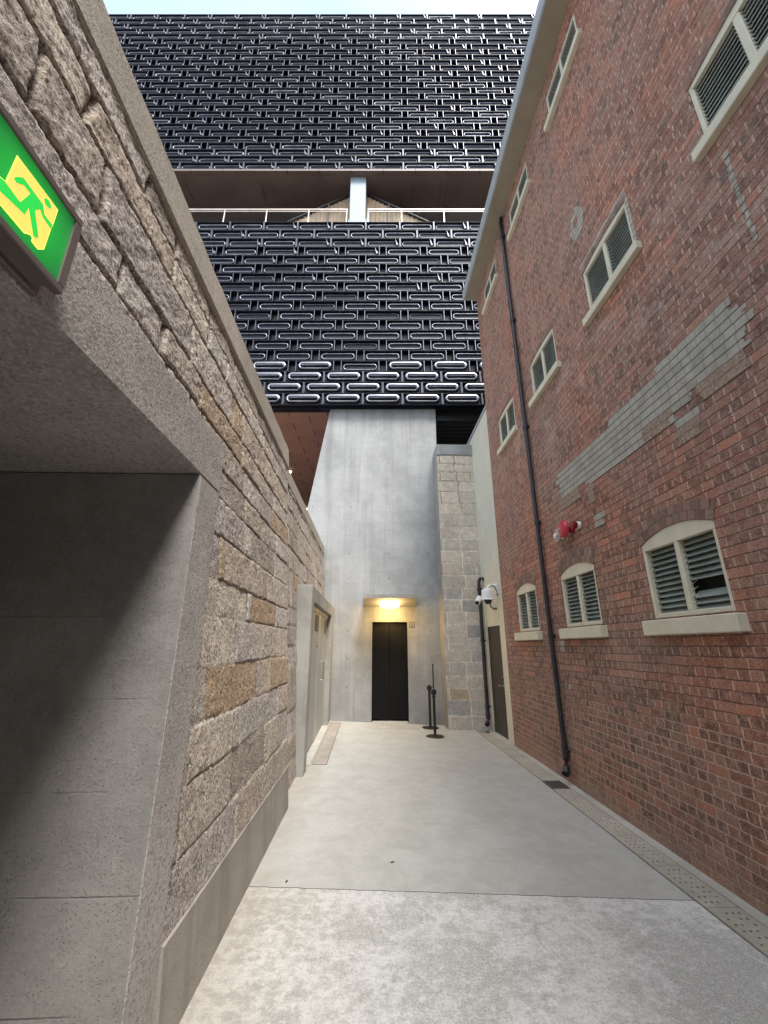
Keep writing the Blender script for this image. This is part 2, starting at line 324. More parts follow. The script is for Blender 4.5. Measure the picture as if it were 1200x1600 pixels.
M['leaf'] = plain('dry_leaf', (0.06,0.05,0.035), 0.8)

# ---------------------------------------------------------------- mesh helpers
class MB:
    def __init__(s): s.v = []; s.f = []; s.mi = []
    def add(s, vs, fs, mi=0):
        b = len(s.v); s.v += [tuple(p) for p in vs]; s.f += [tuple(b+i for i in f) for f in fs]; s.mi += [mi]*len(fs); return s
    def box(s, x0, x1, y0, y1, z0, z1, mi=0, c=0.0):
        if c <= 0:
            return s.add([(x0,y0,z0),(x1,y0,z0),(x1,y1,z0),(x0,y1,z0),(x0,y0,z1),(x1,y0,z1),(x1,y1,z1),(x0,y1,z1)],
                  [(0,3,2,1),(4,5,6,7),(0,1,5,4),(1,2,6,5),(2,3,7,6),(3,0,4,7)], mi)
        # chamfered box (24 verts)
        X=(x0,x1);Y=(y0,y1);Z=(z0,z1); vs=[]; idx={}
        for i in (0,1):
            for j in (0,1):
                for k in (0,1):
                    sx=c if i==0 else -c; sy=c if j==0 else -c; sz=c if k==0 else -c
                    idx[(i,j,k,0)]=len(vs); vs.append((X[i],Y[j]+sy,Z[k]+sz))
                    idx[(i,j,k,1)]=len(vs); vs.append((X[i]+sx,Y[j],Z[k]+sz))
                    idx[(i,j,k,2)]=len(vs); vs.append((X[i]+sx,Y[j]+sy,Z[k]))
        fs=[]
        def q(l): fs.append(tuple(idx[a] for a in l))
        for i in (0,1):
            q([(i,0,0,0),(i,1,0,0),(i,1,1,0),(i,0,1,0)]); q([(0,i,0,1),(1,i,0,1),(1,i,1,1),(0,i,1,1)]); q([(0,0,i,2),(1,0,i,2),(1,1,i,2),(0,1,i,2)])
        for a in (0,1):
            for b in (0,1):
                q([(a,b,0,0),(a,b,1,0),(a,b,1,1),(a,b,0,1)]); q([(a,0,b,0),(a,1,b,0),(a,1,b,2),(a,0,b,2)]); q([(0,a,b,1),(1,a,b,1),(1,a,b,2),(0,a,b,2)])
        for i in (0,1):
            for j in (0,1):
                for k in (0,1): q([(i,j,k,0),(i,j,k,1),(i,j,k,2)])
        return s.add(vs, fs, mi)
    def tube(s, path, r, n=12, mi=0, cap=True):
        path=[Vector(p) for p in path]; rings=[]; rr = r if isinstance(r,(list,tuple)) else [r]*len(path)
        up=Vector((0.13,0.31,0.94)).normalized()
        for i,p in enumerate(path):
            d=((path[min(i+1,len(path)-1)]-path[max(i-1,0)])).normalized()
            a=d.cross(up)
            if a.length<1e-3: a=d.cross(Vector((1,0,0)))
            a.normalize(); b=d.cross(a)
            rings.append([p+a*math.cos(2*math.pi*k/n)*rr[i]+b*math.sin(2*math.pi*k/n)*rr[i] for k in range(n)])
        vs=[v for rg in rings for v in rg]; fs=[]
        for i in range(len(path)-1):
            for k in range(n): fs.append((i*n+k,i*n+(k+1)%n,(i+1)*n+(k+1)%n,(i+1)*n+k))
        if cap: fs.append(tuple(range(n))[::-1]); fs.append(tuple((len(path)-1)*n+k for k in range(n)))
        return s.add(vs,fs,mi)
    def lathe(s, prof, o, ax, n=24, mi=0):     # prof [(r,t)] along axis ax from o
        o=Vector(o); ax=Vector(ax).normalized(); a=ax.orthogonal().normalized(); b=ax.cross(a); vs=[]; fs=[]
        for r,t in prof:
            for k in range(n): vs.append(o+ax*t+a*r*math.cos(2*math.pi*k/n)+b*r*math.sin(2*math.pi*k/n))
        for i in range(len(prof)-1):
            for k in range(n): fs.append((i*n+k,i*n+(k+1)%n,(i+1)*n+(k+1)%n,(i+1)*n+k))
        fs.append(tuple(range(n))[::-1]); fs.append(tuple((len(prof)-1)*n+k for k in range(n)))
        return s.add(vs,fs,mi)
    def prism(s, pts, ax, a0, a1, mi=0):       # polygon in the plane across axis ax (0=x: pts are (y,z); 1=y: (x,z); 2=z: (x,y))
        n=len(pts)
        def P(p,a): return (a,p[0],p[1]) if ax==0 else ((p[0],a,p[1]) if ax==1 else (p[0],p[1],a))
        vs=[P(p,a0) for p in pts]+[P(p,a1) for p in pts]
        fs=[tuple(range(n))[::-1],tuple(range(n,2*n))]+[(i,(i+1)%n,n+(i+1)%n,n+i) for i in range(n)]
        return s.add(vs,fs,mi)
    def build(s, name, mats, parent=None, origin=(0,0,0), smooth=False):
        o0=Vector(origin)
        me=bpy.data.meshes.new(name); me.from_pydata([tuple(Vector(v)-o0) for v in s.v],[],s.f)
        if not isinstance(mats,(list,tuple)): mats=[mats]
        for m in mats: me.materials.append(m)
        me.polygons.foreach_set('material_index', s.mi)
        if smooth: me.polygons.foreach_set('use_smooth',[True]*len(me.polygons))
        me.update()
        if smooth: me.set_sharp_from_angle(angle=R(38))
        o=bpy.data.objects.new(name,me); C.objects.link(o)
        if parent is not None: o.parent=parent
        return o

def thing(name, label, cat, loc=(0,0,0), group=None):
    o=bpy.data.objects.new(name,None); C.objects.link(o); o.location=loc; o.empty_display_size=0.2
    o['label']=label; o['category']=cat
    if group: o['group']=group
    return o
def tag(o, label, cat, group=None):
    o['label']=label; o['category']=cat
    if group: o['group']=group
    return o
def part(mb, name, mats, root, smooth=False):      # mb in world coordinates; root an Empty with no rotation
    return mb.build(name, mats, root, root.location, smooth)
def copy_tree(o, parent=None):
    c=o.copy(); C.objects.link(c)
    if parent is not None: c.parent=parent
    for ch in o.children: copy_tree(ch,c)
    return c

# ---------------------------------------------------------------- numpy noise
def vnoise(u, v, seed=0):
    rs=np.random.RandomState(seed); T=rs.rand(256,256)
    iu=np.floor(u).astype(int); iv=np.floor(v).astype(int); fu=u-iu; fv=v-iv
    fu=fu*fu*(3-2*fu); fv=fv*fv*(3-2*fv)
    a=T[iu%256,iv%256]; b=T[(iu+1)%256,iv%256]; c=T[iu%256,(iv+1)%256]; d=T[(iu+1)%256,(iv+1)%256]
    return (a*(1-fu)+b*fu)*(1-fv)+(c*(1-fu)+d*fu)*fv
def fbm(u, v, f, o=4, seed=0):
    s=0; a=1; t=0
    for i in range(o):
        s=s+a*vnoise(u*f*2**i+13.7*i, v*f*2**i+5.1*i, seed+i); t+=a; a*=0.55
    return s/t

def stone_wall(name, parent, root_loc, us, zs, rows, place, seed, lmin, lmax, depth, jw, palette, rough=0.006, mortar=None, skip=None, forced=None, mat=None, jitter=0.006):
    """Coursed rubble facing as one displaced sheet. us: coordinates along the wall; place(u,z,h) -> xyz arrays."""
    rs=np.random.RandomState(seed)
    U,Z=np.meshgrid(us,zs,indexing='ij')
    wz=Z+(fbm(U,Z,1.3,3,seed+1)-0.5)*0.03+(fbm(U,Z,18,4,seed+2)-0.5)*0.024
    wu=U+(fbm(U,Z,12,3,seed+3)-0.5)*0.03
    ri=np.searchsorted(rows,wz)-1; ri=np.clip(ri,0,len(rows)-2)
    rows=np.array(rows); dlo=wz-rows[ri]; dhi=rows[ri+1]-wz
    dz=np.minimum(dlo,dhi)
    du=np.full(U.shape,9.0); sid=np.zeros(U.shape,int); cols=[]; offs=[]; tl=[]
    n=0
    for r in range(len(rows)-1):
        js=[us[0]-rs.uniform(0,lmax)]
        while js[-1]<us[-1]+lmax: js.append(js[-1]+rs.uniform(lmin,lmax)*(1.0 if rs.rand()>0.22 else 0.4))
        if forced and r in forced: js=forced[r]
        js=np.array(js); m=(ri==r); slant=(wz-rows[r])*rs.uniform(-0.12,0.12)
        u=wu+slant
        k=np.clip(np.searchsorted(js,u[m])-1,0,len(js)-2)
        du[m]=np.minimum(u[m]-js[k],js[k+1]-u[m]); sid[m]=n+k
        for q in range(len(js)-1):
            cols.append(palette(rs,r,q)); offs.append(rs.uniform(-jitter,jitter)); tl.append((rs.uniform(-1,1),rs.uniform(-1,1)))
        n+=len(js)-1
    cols=np.array(cols); offs=np.array(offs); tl=np.array(tl)
    d=np.minimum(dz,du); jwv=jw*(0.6+1.1*fbm(U,Z,5,2,seed+7))
    dv=np.minimum(dz*1.0,du*0.62)
    zf=np.clip((Z-1.9)/1.2,0,1); jd=depth*(0.45+1.1*fbm(U,Z,2.2,3,seed+9))*(0.30+0.80*zf); jwv=jwv*(0.60+0.10*zf)
    t=np.clip(dv/jwv,0,1); t=t*t*(3-2*t)
    pill=np.clip(d/0.05,0,1)**0.5
    h=t*jd+pill*depth*0.10+offs[sid]*t+((fbm(U,Z,30,3,seed+4)-0.5)*2.2+(fbm(U,Z,7,4,seed+5)-0.5)*2.8*t)*rough*(0.42+0.22*zf)-jd-depth*0.10
    X,Y,Zz=place(U,Z,h)
    nu,nz=U.shape; V=np.stack([X,Y,Zz],-1).reshape(-1,3)-np.array(root_loc)
    I=np.arange(nu*nz).reshape(nu,nz)
    F=np.stack([I[:-1,:-1],I[1:,:-1],I[1:,1:],I[:-1,1:]],-1).reshape(-1,4)
    if skip is not None:
        cu=((U[:-1,:-1]+U[1:,1:])/2).ravel(); cz=((Z[:-1,:-1]+Z[1:,1:])/2).ravel(); F=F[~skip(cu,cz)]
    me=bpy.data.meshes.new(name); me.vertices.add(len(V)); me.vertices.foreach_set('co',V.ravel())
    me.loops.add(len(F)*4); me.loops.foreach_set('vertex_index',F.ravel().astype(np.int32))
    me.polygons.add(len(F)); me.polygons.foreach_set('loop_start',np.arange(0,len(F)*4,4,dtype=np.int32)); me.polygons.foreach_set('loop_total',np.full(len(F),4,dtype=np.int32))
    me.polygons.foreach_set('use_smooth',[True]*len(F)); me.update(calc_edges=True)
    ca=me.color_attributes.new('stone','FLOAT_COLOR','POINT')
    col=cols[sid]*(0.90+0.2*fbm(U,Z,4,3,seed+6))[...,None]
    mc=mortar(U,Z) if mortar else np.array([0.11,0.08,0.055])[None,None,:]*np.ones(U.shape+(1,))
    mt=np.clip(1-dv/(jwv*0.55),0,1)[...,None]**0.7
    col=col*(1-mt)+mc*mt
    col=np.concatenate([col,np.ones(col.shape[:2]+(1,))],-1).reshape(-1,4)
    ca.data.foreach_set('color',col.ravel())
    me.materials.append(mat or M['stone'])
    o=bpy.data.objects.new(name,me); C.objects.link(o); o.parent=parent
    return o

# ================================================================ GROUND
g=MB(); g.add([(-400,-400,-0.12),(400,-400,-0.12),(400,400,-0.12),(-400,400,-0.12)],[(0,1,2,3)])
o=g.build('ground',M['ground']); o['kind']='structure'
def fz(x,y):      # the paving falls gently to the drain near the tower
    t=min(1,max(0,(y-6.2)/3.0)); t=t*t*(3-2*t); return -0.035*(x-0.8)*t*(1 if x<1.6 else 0.55)
def slab(name, xs, ys, m, z0=0.0, front=None):
    vs=[];fs=[]
    for i,x in enumerate(xs):
        for j,y in enumerate(ys):
            yy=y
            if front and j in (0,len(ys)-1): yy=front(x,j) if front(x,j) is not None else y
            vs.append((x,yy,z0+fz(x,yy)))
    n=len(ys)
    for i in range(len(xs)-1):
        for j in range(n-1): fs.append((i*n+j,(i+1)*n+j,(i+1)*n+j+1,i*n+j+1))
    ob=MB().add(vs,fs).build(name,m); ob['kind']='structure'
    for p in ob.data.polygons: p.use_smooth=True
    return ob
rj=random.Random(3)
jl={}
def joint(x): return 3.43-0.089*x+0.002*math.sin(x*23)+0.002*math.sin(x*71+1)+0.002*math.sin(x*160)
xs=[-4+i*0.05 for i in range(int((2.093+4)/0.05)+1)]+[2.093]
slab('pavement',xs,[-9,-4,-1,1,2.5,3.3],M['floor_near'],0.0,lambda x,j: joint(x)-0.005 if j else None)
slab('pavement',xs,[3.6]+[3.9+i*0.35 for i in range(20)],M['floor_far'],-0.001,lambda x,j: joint(x)+0.004 if j==0 else None)
slab('joint_bed',[-4,2.09],[3.0,3.9],M['void'],-0.016)
slab('kerb',[2.3095,2.47],[-9+i*0.6 for i in range(32)],M['kerb'],0.007)
slab('kerb',[2.06,2.34],[-9+i*0.6 for i in range(32)],M['void'],-0.06)  # black sheet under the drain covers, standing in for the channel's shade
# fill step: the front of the drain channel
# drain covers: perforated concrete planks, each lying on its own
ys=[1.45,2.06,2.63,3.15,3.67,4.20,4.74,5.08,5.43]
cov_ys=[(1.50,2.06),(2.065,2.64),(2.645,3.148),(3.153,3.668),(3.673,4.196),(4.201,4.736),(4.741,5.425),(5.74,6.25),(6.255,6.75),(6.755,7.25),(7.255,7.75),(7.755,8.25),(8.255,8.75)]
covlab=['perforated drain cover nearest the camera at the right frame edge','perforated drain cover level with the rough near slab','perforated drain cover where the floor joint meets the drain',
 'perforated drain cover just past the floor joint, under the large louvred window','perforated drain cover, second past the floor joint','perforated drain cover, third past the floor joint, below the middle ground window','long perforated drain cover just before the dark iron grate',
 'perforated drain cover directly behind the dark iron grate','perforated drain cover, second behind the iron grate','perforated drain cover, third behind the iron grate, by the foot of the brick corner','perforated drain cover by the near side of the brown service door','perforated drain cover in front of the brown service door','last perforated drain cover at the granite wall']
for (a,b),lb in zip(cov_ys,covlab):
    mb=MB(); X0,X1=2.100,2.306; L=b-a
    # cover as strips with real holes
    nr=max(3,int(L/0.062)); pitch=L/(nr+1); hole=0.0075
    yv=[a]; 
    for i in range(nr):
        c=a+pitch*(i+1); yv+= [c-hole,c+hole]
    yv.append(b)
    xc=[X0+0.045+0.039*i for i in range(4)]; xv=[X0]
    for c in xc: xv+=[c-hole,c+hole]
    xv.append(X1)
    zc=0.006+fz(2.2,(a+b)/2)
    for i in range(len(xv)-1):
        for j in range(len(yv)-1):
            if i%2==1 and j%2==1 and ((i//2+j//2)%4!=3): continue
            mb.box(xv[i],xv[i+1],yv[j],yv[j+1],zc-0.03,zc)
    tag(part(mb,'drain_cover',M['cover'],None) if False else mb.build('drain_cover',M['cover'],None,(0,0,0)),lb,'drain cover','perforated drain covers along the brick wall')
mb=MB(); 
for i in range(13): mb.box(2.104,2.304,5.44+i*0.0225,5.449+i*0.0225,-0.035,0.004)
mb.box(2.100,2.106,5.435,5.73,-0.035,0.006); mb.box(2.302,2.308,5.435,5.73,-0.035,0.006)
tag(mb.build('drain_grate',plain('worn_iron',(0.11,0.105,0.10),0.6,0.2,0.3,20)),'dark iron grate in the drain line at the foot of the long black downpipe','drain grate')

# left trench cover and threshold by the grey doors
def ribbon(x0,x1,y0,y1,dz,th=0.03):
    m=MB(); n=8
    for i in range(n):
        a=y0+(y1-y0)*i/n; b=y0+(y1-y0)*(i+1)/n
        vs=[]
        for (x,y) in ((x0,a),(x1,a),(x1,b),(x0,b)): vs.append((x,y,fz(x,y)+dz))
        m.add(vs,[(0,1,2,3)])
    vs=[(x0,y0,fz(x0,y0)+dz),(x1,y0,fz(x1,y0)+dz),(x1,y0,-0.05),(x0,y0,-0.05)]
    m.add(vs,[(3,2,1,0)]); m.add([(x1,y0,fz(x1,y0)+dz),(x1,y1,fz(x1,y1)+dz),(x1,y1,-0.05),(x1,y0,-0.05)],[(0,3,2,1)])
    return m
tag(ribbon(-0.775,-0.585,6.56,9.62,0.004).build('trench_cover',M['strip']),'long pebbled trench cover strip running beside the grey doors','trench cover')
o=ribbon(-0.781,-0.579,6.55,9.63,0.001).build('trench_joint',M['void']); o['kind']='structure'
o=ribbon(-1.6,-0.80,6.5,9.7,0.012).build('threshold',M['kerb']); o['kind']='structure'
# slotted drain in front of the lift
mb=MB()
for i in range(20):
    x=-0.02+i*0.052; z=fz(x,9.25)
    mb.box(x,x+0.034,9.10,9.42,z-0.02,z+0.006,c=0.003)
tag(mb.build('slot_drain',M['kerb']),'pale slotted drain strip set in the floor in front of the lift door','drain')
# two dry leaves on the floor
for (x,y,a,lb) in ((0.185,3.795,0.3,'small dark dry leaf in the middle of the smooth slab'),(-0.559,3.55,1.2,'tiny dark dry leaf near the left wall by the floor joint')):
    m=MB(); s=0.017
    pts=[(-1,0),(-0.5,0.35),(0.2,0.42),(1,0.05),(0.3,-0.35),(-0.5,-0.3)]
    vs=[(x+s*(p[0]*math.cos(a)-p[1]*math.sin(a)),y+s*(p[0]*math.sin(a)+p[1]*math.cos(a)),0.003+0.005*abs(p[1])) for p in pts]
    vs2=[(v[0],v[1],v[2]+0.002) for v in vs]
    m.add(vs+vs2,[(5,4,3,2,1,0),(6,7,8,9,10,11)]+[(i,(i+1)%6,6+(i+1)%6,6+i) for i in range(6)])
    tag(m.build('dry_leaf',M['leaf']),lb,'leaf','dry leaves on the floor')

# ================================================================ LEFT NEAR STONE WALL
def wx(z): return -0.815-0.0705*z
def pal_left(rs,r,q):
    base=[(0.53,0.475,0.43),(0.49,0.445,0.42),(0.56,0.50,0.43),(0.40,0.35,0.305),(0.50,0.425,0.35),(0.45,0.335,0.22),(0.56,0.52,0.49)][rs.choice(7,p=[.22,.2,.18,.14,.12,.05,.09])]
    return tuple(np.array(base)*rs.uniform(0.82,1.08)*(0.82 if r<2 else 1.0))
def mort_left(U,Z):
    t=np.clip((Z-0.9)/0.9,0,1)[...,None]
    sel=(fbm(U,Z,2.5,2,77)>0.5)[...,None]
    lo=np.where(sel,np.array([0.62,0.56,0.48]),np.array([0.20,0.155,0.115])); hi=np.array([0.085,0.06,0.04])
    return lo*(1-t)+hi*t
rootL=thing('stone_wall','tall battered wall of rough granite blocks on the left nearest the camera, with concrete plinth and coping','wall',(-0.82,1.0,0))
us=np.concatenate([np.arange(-4,0.5,0.06),np.arange(0.5,4.9501,0.0085),[4.95]])
zs=np.arange(0.375,3.7201,0.0085)
rowsL=[0.30,0.63,0.92,1.165,1.44,1.73,1.95,2.225,2.475,2.685,2.90,3.09,3.36,3.55,3.80]
forced={1:[1.2,2.3,3.056,3.958,4.6,5.3],0:[1.0,2.2,3.197,3.96,5.3],2:[1.4,2.35,2.985,3.2,4.436,5.3],3:[1.6,2.25,2.535,3.451,3.62,4.059,5.3],4:[1.5,2.36,3.05,3.6,4.4,5.4],5:[1.3,2.0,3.287,3.403,4.30,5.3],6:[1.2,2.659,2.76,3.796,3.95,5.3],7:[1.6,2.4,3.188,3.4,4.25,5.3]}
PORT=(-0.55,2.2,2.64)
stone_wall('stonework',rootL,rootL.location,us,zs,rowsL,lambda U,Z,h:(wx(Z)+h*0.997,U,Z-0.07*h),21,0.42,0.95,0.017,0.017,
   lambda rs,r,q: ((0.42,0.29,0.17) if (r,q) in ((3,2),(5,3)) else pal_left(rs,r,q)),rough=0.0085,mortar=mort_left,
   skip=lambda u,z:(u>PORT[0]+0.01)&(u<PORT[1]-0.01)&(z<PORT[2]-0.01),forced=forced,jitter=0.007)
# plinth, coping, wall core
mb=MB()
for (a,b) in ((-4,PORT[0]-0.002),(PORT[1]+0.002,4.952)):
    pr=[(wx(0)-0.25,-0.05),(wx(-0.05)+0.008,-0.05),(wx(0.378)+0.010,0.374),(wx(0.38)+0.003,0.380),(wx(0.38)-0.25,0.380)]
    mb.prism(pr,1,a,b)
part(mb,'plinth',M['plinth'],rootL)
mb=MB()
zc0,zc1=3.70,3.985
nseg=70; prof=[(wx(zc0)-0.3,zc0),(wx(zc0)+0.012,zc0),(wx(zc0+0.02)+0.020,zc0+0.02),(wx(zc1-0.012)+0.018,zc1-0.012),(wx(zc1)+0.008,zc1-0.002),(wx(zc1)-0.06,zc1+0.004),(-1.75,zc1+0.03),(-1.75,zc0)]
vs=[];fs=[];rr=random.Random(5)
for i in range(nseg+1):
    y=-4+8.955*i/nseg
    for k,(x,z) in enumerate(prof): 
        j=0.0025 if 3<=k<=4 else 0
        vs.append((x+rr.uniform(-j,j),y,z+rr.uniform(-j,j)))
n=len(prof)
for i in range(nseg):
    for k in range(n): fs.append((i*n+k,(i+1)*n+k,(i+1)*n+(k+1)%n,i*n+(k+1)%n))
fs.append(tuple(range(n))); fs.append(tuple(nseg*n+k for k in range(n))[::-1])
mb.add(vs,fs); part(mb,'coping',M['coping'],rootL,False)
mb=MB()
mb.prism([(-1.75,-0.05),(wx(0)-0.045,-0.05),(wx(3.75)-0.045,3.75),(-1.75,3.75)],1,PORT[1]+0.003,4.945)
mb.prism([(-1.75,-0.05),(wx(0)-0.045,-0.05),(wx(3.75)-0.045,3.75),(-1.75,3.75)],1,-4,PORT[0]-0.003)
mb.prism([(-1.75,2.66),(wx(2.66)-0.045,2.66),(wx(3.75)-0.045,3.75),(-1.75,3.75)],1,PORT[0],PORT[1])
part(mb,'wall_core',M['stone'],rootL)

# concrete gateway through the wall
rootP=thing('concrete_gateway','rough concrete frame of the dark passage opening in the left wall, below the exit sign','gateway',(-0.86,0.8,0))
FX=-0.845
def rough_bar(mb,x0,x1,y0,y1,z0,z1): mb.box(x0,x1,y0,y1,z0,z1,c=0.006)
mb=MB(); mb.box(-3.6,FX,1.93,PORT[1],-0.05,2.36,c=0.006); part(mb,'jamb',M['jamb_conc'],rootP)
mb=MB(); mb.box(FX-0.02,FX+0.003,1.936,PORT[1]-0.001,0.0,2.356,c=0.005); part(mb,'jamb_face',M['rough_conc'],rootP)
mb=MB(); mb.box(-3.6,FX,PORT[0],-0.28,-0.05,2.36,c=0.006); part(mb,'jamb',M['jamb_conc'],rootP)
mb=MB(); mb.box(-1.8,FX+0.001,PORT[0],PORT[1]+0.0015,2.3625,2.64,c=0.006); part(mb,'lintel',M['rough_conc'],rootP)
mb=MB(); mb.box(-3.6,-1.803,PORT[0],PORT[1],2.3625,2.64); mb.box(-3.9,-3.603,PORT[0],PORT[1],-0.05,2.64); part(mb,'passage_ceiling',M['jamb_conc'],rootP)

# exit sign on the gateway lintel
rootS=thing('exit_sign','green lit running-man exit sign in a taupe metal housing at upper left','exit sign',(-0.84,0.64,2.38))
SX=-0.768
mb=MB(); mb.box(-0.843,SX-0.013,0.452,0.832,2.388,2.606,c=0.004); mb.box(-0.8445,-0.83,0.437,0.847,2.372,2.622,c=0.003); part(mb,'housing',M['sign_box'],rootS)
mb=MB(); Y0,Y1,Z0,Z1=0.438,0.843,2.376,2.618; b=0.021
# bezel with chamfered front
def frame(mb,x0,x1,Y0,Y1,Z0,Z1,b,mi=0):
    mb.box(x0,x1,Y0,Y1,Z0,Z0+b,mi,0.003); mb.box(x0,x1,Y0,Y1,Z1-b,Z1,mi,0.003); mb.box(x0,x1-0.0005,Y0,Y0+b,Z0+b,Z1-b,mi); mb.box(x0,x1-0.0005,Y1-b,Y1,Z0+b,Z1-b,mi)
frame(mb,SX-0.022,SX,Y0,Y1,Z0,Z1,b); part(mb,'bezel',M['sign_box'],rootS)
gm=G('green_backlit_panel',0.35); yc=gm.sep()
dd=gm.f('SQRT',gm.f('ADD',gm.f('POWER',gm.f('MULTIPLY',gm.f('SUBTRACT',yc[1],0.06),0.8),2.0),gm.f('POWER',gm.f('SUBTRACT',yc[2],0.115),2.0)))
ec=gm.mix(gm.sm(dd,0.02,0.17),(0.008,0.36,0.03),(0.004,0.075,0.02))
gm.l(ec,gm.p.inputs['Emission Color']); gm.p.inputs['Emission Strength'].default_value=0.30; M['green']=gm.out((0.005,0.10,0.03))
M['sign_white']=emit('lit_pictogram',(1.0,0.44,0.085),0.34); M['sign_edge']=emit('lit_pictogram_edge',(0.80,1.0,0.10),0.42)
mb=MB(); mb.box(SX-0.018,SX-0.006,Y0+b,Y1-b,Z0+b,Z1-b); pn=part(mb,'panel',M['green'],rootS)
Wp=[(0.6496,2.5605),(0.7696,2.5654),(0.7685,2.5149),(0.767,2.501),(0.7664,2.437),(0.754,2.4222),(0.7369,2.4231),(0.7358,2.433),(0.7269,2.4332),(0.714,2.422),(0.6442,2.4216),(0.6262,2.4223),(0.6468,2.4503),(0.6474,2.4766)]
LEG=[(0.6334,2.472),(0.6445,2.4759),(0.6847,2.4731),(0.7016,2.4588),(0.637,2.4432),(0.605,2.4400),(0.604,2.4530),(0.627,2.4575)]
BODY=[(0.6847,2.4731),(0.6982,2.5188),(0.6801,2.5176),(0.6647,2.5024),(0.6565,2.5052),(0.6605,2.515),(0.6734,2.5325),(0.7325,2.532),(0.7426,2.5138),(0.7687,2.5143),(0.7674,2.4998),(0.7403,2.503),(0.7296,2.512),(0.7196,2.4965),(0.7467,2.4473),(0.741,2.4384),(0.734,2.4372),(0.7048,2.484),(0.702,2.4575)]
HEADP=[(0.7303,2.5468),(0.7327,2.555),(0.7415,2.5586),(0.7512,2.5538),(0.7522,2.5449),(0.7457,2.5401),(0.7361,2.5389)]
def grow(pts,d):
    n=len(pts); ar=sum(pts[i][0]*pts[(i+1)%n][1]-pts[(i+1)%n][0]*pts[i][1] for i in range(n)); sg=1 if ar>0 else -1; out=[]
    for i in range(n):
        a=Vector(pts[i-1]);p=Vector(pts[i]);c=Vector(pts[(i+1)%n]); e1=(p-a).normalized(); e2=(c-p).normalized()
        nn=Vector((e1.y+e2.y,-(e1.x+e2.x)))
        if nn.length<1e-4: nn=Vector((e1.y,-e1.x))
        nn.normalize(); out.append(tuple(p+nn*d*sg))
    return out
mb=MB(); mb.prism(grow(Wp,0.002),0,SX-0.0062,SX-0.0054,1); mb.prism(grow(LEG,0.002),0,SX-0.0062,SX-0.0052,1); mb.prism(Wp,0,SX-0.006,SX-0.0048,0)
mb.build('pictogram_ground',[M['sign_white'],M['sign_edge']],pn,rootS.location)
mb=MB()
for P in (LEG,BODY,HEADP): mb.prism(P,0,SX-0.0058,SX-0.0042)
M['green2']=emit('lit_green_figure',(0.01,0.30,0.035),0.5)
mb.build('running_figure',M['green2'],pn,rootS.location)

# ================================================================ LEFT FAR STONE WALL
rootF=thing('stone_wall','farther lower stretch of granite block wall on the left, running behind the grey doors to the tower','wall',(-0.95,7.3,0))
def wx2(z): return -0.905-0.056*z
us=np.concatenate([np.arange(4.85,9.76,0.022)]); zs=np.arange(-0.03,3.62,0.018)
SUR=(6.0,9.74,2.40)
rowsF=[-0.1,0.28,0.52,0.80,1.06,1.32,1.55,1.80,2.02,2.28,2.50,2.78,3.02,3.28,3.52,3.8]
stone_wall('stonework',rootF,rootF.location,us,zs,rowsF,lambda U,Z,h:(wx2(Z)+h,U,Z),33,0.3,0.62,0.014,0.014,pal_left,rough=0.006,mortar=mort_left,
   skip=lambda u,z:(u>SUR[0]+0.02)&(u<SUR[1]-0.02)&(z<SUR[2]-0.02))
mb=MB(); mb.prism([(-1.7,3.60),(wx2(3.6)+0.01,3.60),(wx2(3.80)+0.01,3.80),(wx2(3.8)-0.03,3.82),(-1.7,3.84)],1,4.957,9.74); part(mb,'coping',M['coping'],rootF)
mb=MB(); mb.prism([(-1.7,2.40),(wx2(2.4)-0.05,2.40),(wx2(3.6)-0.05,3.6),(-1.7,3.6)],1,4.955,9.73); mb.box(-1.7,-1.30,4.955,9.73,-0.05,2.397); mb.box(-1.298,wx2(1.5)-0.07,4.955,5.98,-0.05,2.397); part(mb,'wall_core',M['stone'],rootF)
# rusty wall bracket seen beside the surround
mb=MB(); mb.box(wx2(2.75)-0.01,wx2(2.75)+0.012,5.10,5.13,2.55,2.92,c=0.002); 
tag(mb.build('rusty_strip',plain('rusty_iron',(0.20,0.075,0.035),0.8,0.2,0.4,20)),'narrow rusty metal strip on the stone above the grey door surround','metal strip')

# concrete door surround with grey double doors
rootD=thing('grey_double_door','pair of tall grey metal service doors recessed in a projecting concrete surround on the left','door',(-0.9,7.8,0))
SXF=-0.82
mb=MB(); mb.box(-1.32,SXF,6.0,6.27,-0.05,2.385,c=0.008); mb.box(-1.32,SXF,9.15,9.735,-0.05,2.385,c=0.008); mb.box(-1.32,SXF+0.001,6.272,9.148,2.17,2.386,c=0.008); mb.box(-1.32,-1.10,6.272,9.148,2.02,2.168); part(mb,'surround',M['surround'],rootD)
def leaf(y0,y1):
    m=MB(); m.box(-0.965,-0.920,y0,y1,0.05,2.16,c=0.004); return part(m,'door_leaf',M['grey_door'],rootD)
def vent(y0,y1,par_):
    m=MB(); 
    for i in range(9): 
        z=1.78+i*0.03; m.add([(-1.003,y0,z),(-1.003,y1,z),(-0.999,y1,z+0.019),(-0.999,y0,z+0.019)],[(0,1,2,3)]); m.box(-1.009,-1.004,y0,y1,z+0.002,z+0.017)
    part(m,'vent_slots',M['void'],rootD).parent=par_; 
l1=leaf(6.28,7.70); l2=leaf(8.02,9.14)
for lf,(a,b) in ((l1,(7.22,7.62)),(l2,(8.72,9.02))):
    m=MB()
    for i in range(8): m.box(-0.9195,-0.916,a,b,1.80+i*0.034,1.80+i*0.034+0.020)
    ob=m.build('vent',M['void'],lf,rootD.location)
m=MB(); m.box(-0.96,-0.910,7.703,8.017,0.04,2.165,c=0.004); part(m,'centre_post',M['mirror'],rootD)
m=MB(); m.box(-0.96,-0.900,6.275,9.145,2.10,2.168,c=0.003); part(m,'door_head',M['grey_door'],rootD)
